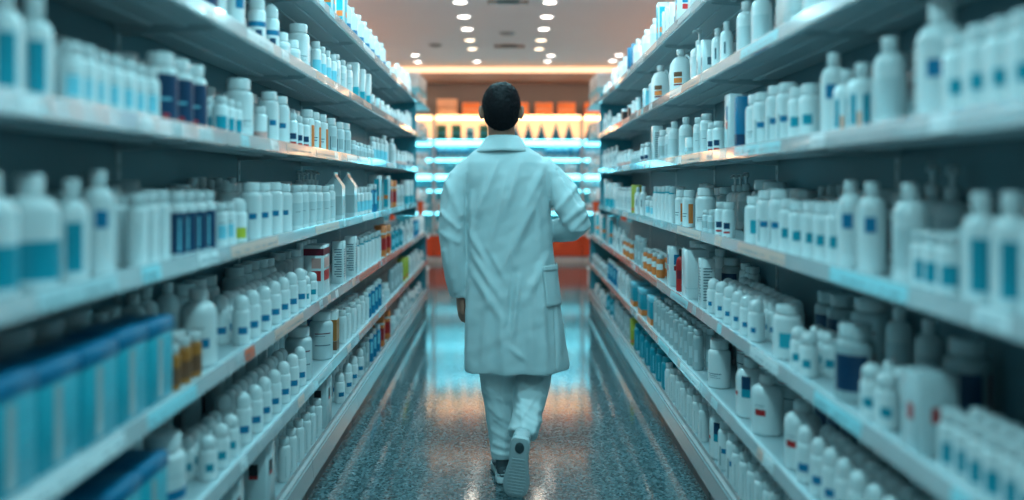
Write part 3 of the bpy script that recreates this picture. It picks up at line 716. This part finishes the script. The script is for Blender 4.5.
# ------------------------------------------------------------------ ceiling fittings
lampw=mat('downlight_lens',(1,.95,.88),emit=(1,.93,.84),strength=9)
lampa=mat('downlight_lens_warm',(1,.9,.75),emit=(1,.80,.55),strength=5)
trimm=mat('downlight_trim',(.8,.8,.8),rough=.3)
def downlight(x,y,label,warmth=False,rad=.085,power=0,colr=(1,1,1)):
    r=empty('downlight',(x,y,CEIL)); tag(r,label,'ceiling light',group='recessed round ceiling downlights')
    m=MB(); m.lathe([(rad+.018,0),(rad+.018,-.006),(rad,-.010),(rad-.003,-.002)],24); m.build('trim_ring',trimm,r)
    m=MB(); m.lathe([(0,-.0015),(rad-.003,-.0015),(rad-.003,-.0005),(0,-.0005)],24); m.build('lens',lampa if warmth else lampw,r)
    if power:
        ld=bpy.data.lights.new('downlight_beam','AREA'); ld.shape='DISK'; ld.size=rad*2; ld.energy=power; ld.color=colr
        lo=bpy.data.objects.new('downlight_beam',ld); C.objects.link(lo); lo.location=(0,0,-.016); lo.parent=r
TEAL=(.36,.88,1.0)
ly=[9.2,10.0,10.8,11.65,12.4]
for i,y in enumerate(ly):
    downlight(-.52+.02*0,y,f'round downlight, {ORD[i]} from the top of photo in the left row',i>2,.074,1.0,(1,.9,.78))
    downlight(.455,y,f'round downlight, {ORD[i]} from the top of photo in the right row',i>2,.074,1.0,(1,.9,.78))
for (x,y,lb) in ((-1.42,13.0,'round downlight at far left near the cove, nearer of two'),(-1.46,13.75,'round downlight at far left near the cove, farther of two'),(-.50,13.7,'small round downlight left of centre, closest to the cove'),
                 (.66,13.05,'round downlight right of centre near the cove, nearer of two'),(.64,13.7,'round downlight right of centre near the cove, farther of two'),(1.70,13.0,'round downlight at far right near the cove, nearer of two'),(1.68,13.6,'round downlight at far right near the cove, farther of two')):
    downlight(x,y,lb,False,.066)
# the same double row carries on over the aisle towards the camera
k=0
for y in (-1.2,.2,1.5,2.7,3.9,5.1,6.4,7.7):
    for x,sd in((-.5,'left'),(.5,'right')):
        downlight(x,y,f'cool round downlight above the aisle, {ORD[k]} pair from the camera, {sd} one',False,.10,11.5,TEAL)
    k+=1
def vent(x,y,w,l,lb):
    r=empty('ceiling_vent',(x,y,CEIL)); tag(r,lb,'vent')
    m=MB(); m.box(-w/2,w/2,-l/2,l/2,-.012,-.001,0,.003); m.build('frame',trimm,r,angle=20)
    m=MB()
    for q in range(5): m.box(-w*.28,w*.28,-l/2+.02+q*(l-.04)/5,-l/2+.02+q*(l-.04)/5+.012,-.020,-.0125)
    m.build('louvre',kickm,r,smooth=False)
    for q in(-1,1):
        m=MB(); m.box(q*w*.40-.05,q*w*.40+.05,-l*.3,l*.3,-.022,-.0125,0,.003); m.build('sensor',mat('sensor_brown',(.18,.07,.04),rough=.4),r,angle=20)
vent(0,9.15,.42,.30,'long ceiling vent with brown ends at top of the photo')
vent(.02,12.1,.42,.34,'long ceiling vent with brown ends nearer the cove')
m=MB(); m.lathe([(0,-.03),(.07,-.028),(.10,-.012),(.11,-.001)],20); o=m.build('smoke_detector',mat('detector_grey',(.3,.3,.3)),None); o.location=(-.01,11.1,CEIL); tag(o,'small grey round smoke detector between the two ceiling vents','smoke detector')
m=MB(); m.lathe([(0,-.03),(.06,-.028),(.09,-.012),(.10,-.001)],20); o=m.build('smoke_detector',mat('detector_grey',(.3,.3,.3)),None); o.location=(-1.03,12.05,CEIL); tag(o,'small grey round smoke detector left of the downlight rows','smoke detector')

def area(name,loc,rot,sx,sy_,e,col):
    ld=bpy.data.lights.new(name,'AREA'); ld.shape='RECTANGLE'; ld.size=sx; ld.size_y=sy_; ld.energy=e; ld.color=col
    o=bpy.data.objects.new(name,ld); C.objects.link(o); o.location=loc; o.rotation_euler=rot; return o
# slim uplight bars added along the rack tops to brighten the ceiling
upm=mat('added_uplight_led',(.8,.95,1),emit=(.72,.90,1.0),strength=26)
for s,side in((-1,'left'),(1,'right')):
    r=empty('added_uplight_bar',rackp(s,4.0,DEPTH-.10,2.141 if s<0 else 2.126),ROT[s]); tag(r,f'added cool linear uplight lying along the top of the {side} rack','light')
    m=MB(); m.box(-.03,.03,0,4.05,0,.03,0,.004); m.build('added_uplight_housing',steel,r,angle=20)
    m=MB(); m.box(-.022,.022,.01,4.04,.0305,.036); m.build('added_uplight_diffuser',upm,r,smooth=False)
# warm strips added along both side walls to wash the ceiling edges
for s,side in((-1,'left'),(1,'right')):
    m=MB(); xs=sorted((s*(RX-.02),s*(RX-.12))); m.box(xs[0],xs[1],5,13.6,2.74,2.82); o=m.build('added_wall_light',mat('added_ledge_led',(1,.7,.5),emit=(1,.42,.24),strength=10),smooth=False)
    tag(o,f'added warm strip light running along the {side} side wall','light')

# ------------------------------------------------------------------ the person
exec_person=True
def remesh(mb, name, mats, vox, smooth_it=6, parent=None):
    o=mb.build(name+'_src',mats)
    r=o.modifiers.new('r','REMESH'); r.mode='VOXEL'; r.voxel_size=vox
    if smooth_it:
        sm=o.modifiers.new('s','SMOOTH'); sm.iterations=smooth_it; sm.factor=.5
    dg=bpy.context.evaluated_depsgraph_get(); dg.update()
    me=bpy.data.meshes.new_from_object(o.evaluated_get(dg)); me.name=name
    bpy.data.objects.remove(o)
    me.polygons.foreach_set('use_smooth',[True]*len(me.polygons))
    me.materials.clear()
    for m_ in mats: me.materials.append(m_)
    no=bpy.data.objects.new(name,me); C.objects.link(no)
    if parent: no.parent=parent
    return no
def displace(o, fn):
    me=o.data; n=len(me.vertices); co=np.empty(n*3); me.vertices.foreach_get('co',co); co=co.reshape(-1,3)
    no=np.empty(n*3); me.vertices.foreach_get('normal',no); no=no.reshape(-1,3)
    d=fn(co,no); co=co+no*d[:,None]; me.vertices.foreach_set('co',co.ravel()); me.update()
def seg_dist(P,a,b):
    a=np.array(a);b=np.array(b);ab=b-a; t=np.clip(((P-a)@ab)/(ab@ab),0,1); q=a+t[:,None]*ab; return np.linalg.norm(P-q,axis=1),t
def nz(co,sc,seed=0):
    # cheap smooth pseudo noise
    x,y,z=(co*sc).T
    return (np.sin(x*1.7+seed+1.3*np.sin(z*1.1+seed))+np.sin(y*2.1+z*1.3+seed*2)+np.sin(z*1.9-x*.9+seed*3+1.1*np.sin(y*1.4)))/3

skin=mat('skin',(.42,.19,.13),rough=.5,noise_col=(30,.08))
coatm=mat('coat_cotton',(.49,.59,.61),rough=.72,spec=.25,bump=(260,.10),noise_col=(6,.04),sheen=.15)
trm=mat('trouser_cotton',(.66,.76,.78),rough=.75,spec=.25,bump=(300,.12),noise_col=(8,.04))
hairm=mat('dark_hair',(.008,.007,.009),rough=.6,spec=.12,noise_col=(120,.5))
shoew=mat('shoe_rubber',(.50,.56,.58),rough=.5,bump=(90,.1)); shoed=mat('shoe_dark',(.05,.07,.08),rough=.6)
PY=3.82
# hand: wrist, finger direction, palm normal, thumb side
def hand(mb, w, d, nrm, th, curl=.35, sc=1.0):
    w=Vector(w); d=Vector(d).normalized(); nrm=Vector(nrm); nrm=(nrm-d*nrm.dot(d)).normalized(); t=Vector(th); t=(t-d*t.dot(d)-nrm*t.dot(nrm)).normalized()
    P=lambda a,b,c: tuple(w+d*a*sc+t*b*sc+nrm*c*sc)
    # palm (loft across the width)
    mb.tube([P(-.02,0,0),P(.0,0,0),P(.03,0,.0),P(.065,0,.002),P(.088,-.002,.002),P(.096,-.002,.002)],[(.026*sc,.020*sc),(.027*sc,.019*sc),(.036*sc,.017*sc),(.041*sc,.015*sc),(.039*sc,.012*sc),(.034*sc,.009*sc)],16,ref=tuple(nrm))
    for k,(off,l,r,a0) in enumerate(((.030,.070,.0088,.0),(.010,.078,.0092,.0),(-.011,.073,.0088,.1),(-.030,.058,.0078,.2))):
        base=w+(d*.082+t*off)*sc+nrm*.002*sc; ang=curl*(.5+.2*k)+a0*.5; p=base-d*.012*sc; pts=[tuple(p),tuple(base)]; cur=base
        rr=[r*sc,r*sc]
        for j,f in enumerate((.45,.30,.25)):
            dirv=(d*math.cos(ang)+nrm*math.sin(ang)); nx=cur+dirv*l*f*sc
            pts.append(tuple((cur+nx)/2)); rr.append(r*.93*(1-.06*j)*sc); pts.append(tuple(nx)); rr.append(r*(1.0-.1*j)*sc if j<2 else r*.62*sc)
            cur=nx; ang+=curl*(1.1+.15*k)
        mb.tube(pts,rr,10)
    b=w+(d*.018+t*.020+nrm*.006)*sc; dv=(d*.72+t*.52+nrm*.35).normalized(); c1=b+dv*.040*sc; dv2=(d*.88+t*.18+nrm*.40).normalized(); c2=c1+dv2*.032*sc; c3=c2+dv2*.024*sc
    mb.tube([tuple(b-dv*.01*sc),tuple(b),tuple((b+c1)/2),tuple(c1),tuple(c2),tuple(c3)],[.012*sc,.015*sc,.0125*sc,.0105*sc,.0095*sc,.006*sc],10)

def head_pts(mb):
    # sphere deformed into a head; face towards +Y
    nu,nv=48,40; cx,cy,cz=-.030,PY-.005,1.664
    vs=[];fs=[]
    for j in range(nv+1):
        ph=PI*j/nv
        for i in range(nu):
            a=2*PI*i/nu; x=math.sin(ph)*math.cos(a); y=math.sin(ph)*math.sin(a); z=math.cos(ph)
            X=.076*x; Y=.096*y; Z=.112*z
            # cranium fuller at the back, jaw narrower below
            if z<0:
                kk=max(math.sin(ph),.3)**-.42 if y<0 else 1; X*=kk*(1-(.10 if y<0 else .30*(-z)**.3)*(-z)); Y*=kk*(1-.15*(-z))
            if y<0 and z<-.3: Y*=1-.25*(-z-.3)
            if y>0:
                g=lambda u0,v0,su,sv: math.exp(-((x-u0)/su)**2-((z-v0)/sv)**2)
                Y+= .020*g(0,-.22,.13,.20)*(y>.3) + .010*g(0,.16,.6,.10)*y - .010*g(.36,0,.16,.10) - .010*g(-.36,0,.16,.10)
                Y+= .007*g(0,-.50,.24,.06)+.006*g(0,-.60,.22,.05)-.004*g(0,-.555,.25,.02)+.010*g(0,-.82,.3,.15)
            vs.append((cx+X,cy+Y,cz+Z))
    for j in range(nv):
        for i in range(nu): fs.append((j*nu+i,(j+1)*nu+i,(j+1)*nu+(i+1)%nu,j*nu+(i+1)%nu))
    mb.add(vs,fs)
    for s in(-1,1):   # ears: rim and lobe
        pts=[];
        for k in range(9):
            a=math.radians(-110+k*32); pts.append((cx+s*(.085+.011*math.sin(k/8*PI)),cy-.002-.013*math.cos(a)*1.0-.004,cz-.008+.027*math.sin(a)*1.0))
        mb.tube(pts,[.0065,.007,.007,.007,.007,.007,.007,.007,.007],8)
        mb.tube([(cx+s*.070,cy,cz+.010),(cx+s*.086,cy-.004,cz-.005),(cx+s*.082,cy-.002,cz-.032)],[(.012,.006),(.016,.007),(.008,.006)],8)

SHL=(-.195,PY,1.375); ELL=(-.243,PY-.045,1.135); WRL=(-.212,PY+.015,.850)
SHR=(.190,PY,1.375); ELR=(.312,PY-.075,1.175); WRR=(.165,PY+.155,1.120)
body=MB()
body.rings([(.0,PY,.86,.150,.095),(.0,PY,.95,.165,.105),(-.0,PY,1.08,.145,.095),(-.005,PY,1.22,.160,.105),(-.01,PY,1.34,.175,.110),(-.015,PY,1.42,.150,.080),(-.02,PY,1.46,.10,.06),(-.025,PY,1.51,.066,.062)],40)
body.tube([(-.022,PY-.005,1.46),(-.026,PY-.004,1.53),(-.029,PY-.006,1.58),(-.03,PY-.006,1.66)],[.062,.060,.060,.056],24)
head_pts(body)
body.tube([(-.13,PY,1.395),SHL,((SHL[0]+ELL[0])/2,PY-.02,1.28),ELL,((ELL[0]+WRL[0])/2,PY-.02,1.0),WRL],[.055,.053,.045,.037,.036,.025],18)
body.tube([(.11,PY,1.395),SHR,((SHR[0]+ELR[0])/2,PY-.04,1.31),ELR,((ELR[0]+WRR[0])/2,PY+.035,1.140),WRR],[.055,.053,.045,.036,.034,.024],18)
hand(body,WRL,(-.03,.05,-1),(.9,.35,0),(0,1,.1),.36,1.05)
hand(body,WRR,(-.80,.58,-.12),(0,0,-1),(-.5,-.6,0),.5,.95)
HIPL=(-.075,PY,.90); KNL=(-.045,PY+.03,.49); ANL=(-.020,PY+.03,.085)
HIPR=(.085,PY,.90); KNR=(.118,PY+.07,.49); ANR=(.052,3.635,.235)
body.tube([(-.06,PY,.96),HIPL,((HIPL[0]+KNL[0])/2,PY+.02,.70),KNL,((KNL[0]+ANL[0])/2,PY+.01,.31),ANL],[.08,.085,.072,.052,.048,.032],20)
body.tube([(.06,PY,.96),HIPR,((HIPR[0]+KNR[0])/2,PY+.04,.70),KNR,((KNR[0]+ANR[0])/2,PY-.06,.38),ANR],[.08,.085,.072,.052,.048,.032],20)
person=remesh(body,'person',[skin],.0055,4)
tag(person,'person seen from behind in a white lab coat walking down the aisle','person')

# hair -------------------------------------------------------------------
hcx,hcy,hcz=-.030,PY-.008,1.662
hm=MB(); nu,nv=96,56; vs=[];fs=[];idx={}
def hairline(a):  # lowest polar angle (deg from the crown) by azimuth, back = -90
    bk=.5*(1-math.sin(a))       # 1 at back, 0 at front
    return 62+82*bk**.8
for j in range(nv+1):
    for i in range(nu):
        a=2*PI*i/nu; ph=math.radians(hairline(a))*j/nv
        x=math.sin(ph)*math.cos(a); y=math.sin(ph)*math.sin(a); z=math.cos(ph)
        X=.0765*x; Y=.0965*y; Z=.113*z
        if z>0: kk=max(math.sin(ph),.45)**-.22; X*=kk; Y*=kk
        if z<0:
            kk=max(math.sin(ph),.3)**-.42; X*=kk*(1-.10*(-z)); Y*=kk*(1-.15*(-z))
        if y<0 and z<-.3: Y*=1-.25*(-z-.3)
        tk=.013*(1-.35*(j/nv)**2)*(1-.75*abs(math.cos(a))**4*max(0,min(1,(.35-z)/.4)))
        if j==nv: tk=.0005
        if j==nv-1: tk=.004
        if j==nv-2: tk=.006
        tk+=.004*max(0,z)**3*(1+.4*math.cos(a*1.0))
        q=Vector((x,y,z)).normalized(); nn=noise.noise(q*9)+.6*noise.noise(q*22)
        p=Vector((X,Y,Z)); p+=q*(tk+.0035*nn*(1 if j<nv-2 else .2))
        vs.append((hcx+p.x,hcy+p.y,hcz+p.z))
for j in range(nv):
    for i in range(nu): fs.append((j*nu+i,(j+1)*nu+i,(j+1)*nu+(i+1)%nu,j*nu+(i+1)%nu))
hm.add(vs,fs)
rs=random.Random(5)
for q in range(5200):   # short tufts
    j=int((nv-2)*math.sqrt(rs.random())); i=rs.randrange(nu); b=Vector(vs[j*nu+i]); n_=(b-Vector((hcx,hcy,hcz))).normalized()
    swirl=Vector((-n_.y,n_.x,0))*.5+Vector((rs.uniform(-.5,.5),rs.uniform(-.5,.5),-.7)); dr=(n_*.65+swirl).normalized(); l=rs.uniform(.006,.013)
    sd=dr.cross(n_).normalized()*.0011; p1=b-n_*.002; tip=p1+dr*l; 
    o_=len(hm.v); hm.v+= [tuple(p1-sd),tuple(p1+sd),tuple(p1+n_*.0012+dr*.001),tuple(tip)]; hm.f+=[(o_,o_+1,o_+3),(o_+1,o_+2,o_+3),(o_+2,o_,o_+3)]; hm.m+=[0]*3
hm.build('hair',hairm,person,angle=80)

# lab coat ----------------------------------------------------------------
coat=MB()
TR=[(.036,PY-.0,.506,.236,.165),(.036,PY,.53,.236,.168),(.030,PY,.62,.226,.160),(.022,PY,.78,.213,.150),(.014,PY,.92,.203,.142),(.008,PY,1.04,.195,.132),(.004,PY,1.16,.192,.130),(0,PY,1.28,.192,.132),(-.006,PY,1.37,.195,.128),(-.010,PY,1.43,.192,.112),(-.014,PY,1.468,.160,.094),(-.020,PY,1.503,.106,.078),(-.024,PY,1.53,.064,.064)]
coat.rings(TR,64)
coat.tube([(-.10,PY,1.415),(-.160,PY,1.392),(-.210,PY-.004,1.340),(-.236,PY-.02,1.28),(-.245,PY-.035,1.18),(-.248,PY-.04,1.10),(-.238,PY-.03,.99),(-.226,PY-.01,.90),(-.217,PY+.005,.835)],[.055,.072,.070,.066,.061,.060,.056,.052,.048],28)
coat.tube([(.08,PY,1.415),(.145,PY,1.392),(.203,PY-.008,1.343),(.243,PY-.035,1.29),(.287,PY-.062,1.205),(.305,PY-.07,1.160),(.280,PY-.02,1.138),(.235,PY+.05,1.124),(.185,PY+.12,1.115)],[.05,.072,.070,.065,.062,.062,.060,.056,.050],28)
lab_coat=remesh(coat,'lab_coat',[coatm],.0065,7,person)
FOLDS=[
 ((.16,1.42),(.04,1.16),.018,.010),((.15,1.34),(.02,1.02),.018,.009),((.05,1.42),(-.03,1.16),.018,.008),((-.04,1.44),(-.13,1.20),.014,.007),((-.10,1.38),(-.14,1.12),.012,.006),
 ((.00,1.38),(-.08,1.06),.016,.008),((.09,1.22),(-.03,.96),.018,.008),((-.16,1.30),(-.15,1.04),.012,.007),((.13,1.28),(.14,1.06),.014,.006),
 ((-.17,1.14),(-.09,.98),.014,.009),((-.165,1.05),(-.03,.84),.016,.010),((-.16,.96),(-.02,.74),.018,.009),((-.09,1.06),(.0,.90),.012,.005),
 ((.17,1.02),(.06,.80),.018,.008),((.03,.96),(.00,.72),.010,-.009),((.045,.93),(.02,.66),.012,.010),((-.08,.90),(-.11,.52),.022,.011),((-.03,.76),(-.02,.53),.018,.009),((.09,.84),(.10,.52),.022,.010),
 ((.14,.98),(.165,.53),.015,.008),((-.165,.90),(-.19,.52),.016,.008),((.21,.80),(.235,.53),.018,.008),
 ((.012,1.16),(.008,.62),.003,-.005),((.183,1.38),(.195,1.05),.004,-.007),((.195,1.05),(.215,.52),.004,-.008),((-.183,1.38),(-.19,1.02),.004,-.006),((.0,.64),(.08,.57),.013,.006)]
SL=[((-.29,1.21),(-.22,1.14),.012,.007),((-.29,1.12),(-.22,1.08),.012,.005),((-.27,1.34),(-.21,1.20),.016,.008),((-.25,1.38),(-.27,1.10),.014,.006),((-.255,1.08),(-.235,.86),.012,.006),((-.28,1.04),(-.25,.92),.012,.005),
    ((.34,1.25),(.25,1.17),.014,.008),((.30,1.33),(.22,1.22),.013,.007),((.34,1.20),(.28,1.13),.012,.007),((.27,1.37),(.33,1.20),.014,.006),((.22,1.40),(.31,1.24),.004,-.006),((.24,1.36),(.33,1.17),.010,.004)]
def coat_disp(co,no):
    P=co[:,[0,2]]; d=np.zeros(len(co)); back=np.clip(-no[:,1]*1.2+.3,0,1)
    for a,b,w,h in FOLDS:
        ds,t=seg_dist(P,a,b); e=np.sin(np.pi*np.clip(.12+.8*t,0,1))
        d+=1.35*h*np.exp(-(ds/w)**2)*back*e*(np.abs(co[:,0]-.02)<.30)*(1 if h>0 else 1)
    for a,b,w,h in SL:
        ds,t=seg_dist(P,a,b); d+=1.3*h*np.exp(-(ds/w)**2)*(.4+.6*back)
    low=np.clip((1.0-co[:,2])/.5,0,1)
    ang=np.arctan2(co[:,1]-PY,co[:,0]-.02)
    d+=low*.007*np.sin(ang*7+co[:,2]*2.2)+.0025*nz(co,22,1)+.0012*nz(co,55,4)
    return d
displace(lab_coat,coat_disp)
# open the hem
bm=bmesh.new(); bm.from_mesh(lab_coat.data)
dl=[f for f in bm.faces if f.calc_center_median().z<.522 and f.normal.z<-.35]
bmesh.ops.delete(bm,geom=dl,context='FACES'); bm.to_mesh(lab_coat.data); bm.free()
so=lab_coat.modifiers.new('cloth','SOLIDIFY'); so.thickness=.0035; so.offset=-1
# collar
def coat_rad(z):
    T=TR
    for k in range(len(T)-1):
        if T[k][2]<=z<=T[k+1][2]:
            u=(z-T[k][2])/(T[k+1][2]-T[k][2]); return [T[k][q]*(1-u)+T[k+1][q]*u for q in (0,1,3,4)]
    return [T[-1][q] for q in (0,1,3,4)]
cm=MB(); n=40; vs=[];fs=[];prof=[(.058,.060,1.512,0),(.060,.061,1.535,0),(.063,.063,1.549,0),(.071,.069,1.551,0),(.083,.076,1.538,0),(.100,.086,1.519,0),(.122,.100,1.494,0),(.134,.106,1.481,0)]
for i in range(n+1):
    a=math.radians(-90-142+284*i/n); ff=abs(i/n-.5)*2
    for (rx,ry,z,_) in prof:
        dip=.012*ff*(z<1.52)
        vs.append((-.022+rx*math.cos(a),PY-.002+ry*math.sin(a),z-dip+.003-.010*ff**2))
m_=len(prof)
for i in range(n):
    for k in range(m_-1): fs.append((i*m_+k,(i+1)*m_+k,(i+1)*m_+k+1,i*m_+k+1))
cm.add(vs,fs); collar=cm.build('collar',coatm,person,angle=80)
so=collar.modifiers.new('cloth','SOLIDIFY'); so.thickness=.004; so.offset=1
collar.parent=lab_coat
# pocket on the right flank, cuffs, back vent flap
def patch_on_coat(name,a0,a1,z0,z1,off,parent,nx=14,nzz=12,pleat=0):
    mb=MB(); vs=[];fs=[]
    for j in range(nzz+1):
        z=z0+(z1-z0)*j/nzz; cx,cy,hw,hd=coat_rad(z)
        for i in range(nx+1):
            a=math.radians(a0+(a1-a0)*i/nx); ca,sa=math.cos(a),math.sin(a); p=2.3; e=off+pleat*(math.sin(i*2.6))*(j/nzz)**3
            vs.append((cx+(hw+e)*abs(ca)**(2/p)*(1 if ca>=0 else -1),cy+(hd+e)*abs(sa)**(2/p)*(1 if sa>=0 else -1),z))
    for j in range(nzz):
        for i in range(nx): k=j*(nx+1)+i; fs.append((k,k+1,k+nx+2,k+nx+1))
    mb.add(vs,fs); o=mb.build(name,coatm,parent,angle=80); s_=o.modifiers.new('cloth','SOLIDIFY'); s_.thickness=.004; s_.offset=1; return o
patch_on_coat('pocket',-50,8,.80,.960,.005,lab_coat,pleat=.003)
patch_on_coat('pocket_welt',-51,9,.955,.978,.008,lab_coat,nzz=3)
# trousers ----------------------------------------------------------------
tr=MB()
tr.rings([(.01,PY,.80,.150,.11),(.01,PY,.95,.165,.115),(.0,PY,1.03,.15,.105)],40)
tr.tube([(-.07,PY,.92),(-.070,PY+.005,.80),(-.058,PY+.02,.62),(-.047,PY+.028,.47),(-.038,PY+.022,.34),(-.026,PY+.015,.20),(-.020,PY+.012,.105)],[.09,.098,.090,.082,.071,.061,.056],28)
tr.tube([(.08,PY,.92),(.095,PY+.01,.80),(.112,PY+.045,.62),(.120,PY+.058,.50),(.108,PY+.0,.42),(.082,3.72,.32),(.064,3.655,.255)],[.09,.100,.094,.088,.078,.066,.064],28)
trousers=remesh(tr,'trousers',[trm],.0065,5,person)
TF=[((-.10,.43),(.0,.36),.007,.005),((-.06,.29),(.01,.24),.006,.005),((.06,.42),(.15,.46),.008,.006),((.04,.37),(.15,.30),.008,.007),((.13,.42),(.06,.33),.007,.005),((.06,.46),(.16,.40),.014,.008),((.05,.40),(.14,.35),.012,.008),((.04,.345),(.12,.30),.010,.008),((.05,.44),(.07,.28),.012,.007),((.15,.46),(.11,.28),.012,.006),((.02,.29),(.10,.275),.009,.008),
    ((-.10,.46),(-.04,.30),.014,.007),((-.08,.34),(.0,.28),.012,.006),((-.07,.24),(.01,.20),.010,.006),((-.06,.18),(.01,.16),.009,.006),((-.07,.14),(.02,.125),.008,.006),((-.03,.48),(-.015,.14),.010,.005),((-.10,.40),(.0,.37),.012,.005)]
def tr_disp(co,no):
    P=co[:,[0,2]]; d=np.zeros(len(co))
    for a,b,w,h in TF:
        ds,t=seg_dist(P,a,b); d+=h*np.exp(-(ds/w)**2)
    return d+.002*nz(co,28,3)
displace(trousers,tr_disp)

# shoes: local toe +Y, heel at -Y, sole on z=0 -----------------------------
def make_shoe(M, left):
    sec=[(-.012,.020,.034,.070),(0,.028,.034,.080),(.03,.033,.030,.083),(.07,.034,.027,.080),(.11,.037,.027,.066),(.16,.044,.026,.052),(.21,.046,.024,.043),(.245,.038,.022,.036),(.268,.020,.020,.028)]
    up=MB(); n=24; vs=[];fs=[]
    for (y,hw,zb,zt) in sec:
        for i in range(n):
            a=2*PI*i/n; ca,sa=math.cos(a),math.sin(a); zc=(zt+.022)/2; hh=(zt-.022)/2
            vs.append((hw*abs(ca)**.8*(1 if ca>=0 else -1),y,zc+hh*sa))
    for k in range(len(sec)-1):
        for i in range(n): fs.append((k*n+i,(k+1)*n+i,(k+1)*n+(i+1)%n,k*n+(i+1)%n))
    fs.append(tuple(range(n))); fs.append(tuple(reversed(range((len(sec)-1)*n,len(sec)*n))))
    up.add(vs,fs)
    up.tube([(0,.025,.06),(0,.03,.10)],[(.036,.036),(.034,.038)],20)
    sole=MB(); out=[(-.022,.018),(-.018,.029),(0,.036),(.04,.038),(.09,.035),(.13,.041),(.18,.050),(.22,.050),(.25,.042),(.272,.026),(.282,.008)]
    poly=[(w,y) for y,w in out]+[(-w,y) for y,w in reversed(out)]
    N=len(poly)
    def ring(z,sx): return [(x*sx,.13+(y-.13)*sx,z) for x,y in poly]
    lv=[(0,.93),(.003,1.0),(.020,1.0),(.027,.96)]
    vs=[p for z,sx in lv for p in ring(z,sx)]; fs=[tuple(reversed(range(N)))]
    for k in range(3):
        for i in range(N): fs.append((k*N+i,k*N+(i+1)%N,(k+1)*N+(i+1)%N,(k+1)*N+i))
    fs.append(tuple(range(3*N,4*N))); sole.add(vs,fs)
    tread=MB()
    for k in range(12):
        y=.075+k*.0155; w=.024+.012*math.sin(max(0,(y-.09))/.18*PI); tread.box(-w,w,y,y+.008,-.0035,.0005)
    heel=MB(); heel.lathe([(0,-.003),(.017,-.003),(.018,-.0015),(.018,.0005)],24,1.5,c=(0,.022))
    obs=[]
    u=up.build('shoe',shoed if left else shoew,person,angle=60); u.matrix_local=M
    for mb,nm,mt in((sole,'sole',shoew),(tread,'tread',shoew),(heel,'heel_pad',shoed)):
        o=mb.build(nm,mt,u,angle=50)
    if left:
        st=MB()
        for q in(0,1,2): st.tube([(-.036,.0+q*.02,.035+q*.012),(0,-.018+q*.006,.040+q*.014),(.036,.0+q*.02,.035+q*.012)],[.003]*3,6)
        st.build('trim_stripe',shoew,u)
    return u
make_shoe(Matrix.Translation((-.018,3.795,.0036))@Matrix.Rotation(math.radians(4),4,'Z'),True)
TH=math.radians(-70)
make_shoe(Matrix.Translation((.050,3.530,.258))@Matrix.Rotation(math.radians(-6),4,'Z')@Matrix.Rotation(math.radians(7),4,'Y')@Matrix.Rotation(TH,4,'X')@Matrix.Diagonal((1.1,1.03,1,1)),False)

# ------------------------------------------------------------------ world and view
w=bpy.data.worlds.new('world'); SC.world=w; w.use_nodes=True
w.node_tree.nodes['Background'].inputs['Color'].default_value=(.15,.3,.35,1); w.node_tree.nodes['Background'].inputs['Strength'].default_value=.1
SC.view_settings.view_transform='Standard'; SC.view_settings.look='None'; SC.view_settings.gamma=1; SC.view_settings.exposure=0.33
SC.view_settings.use_curve_mapping=False
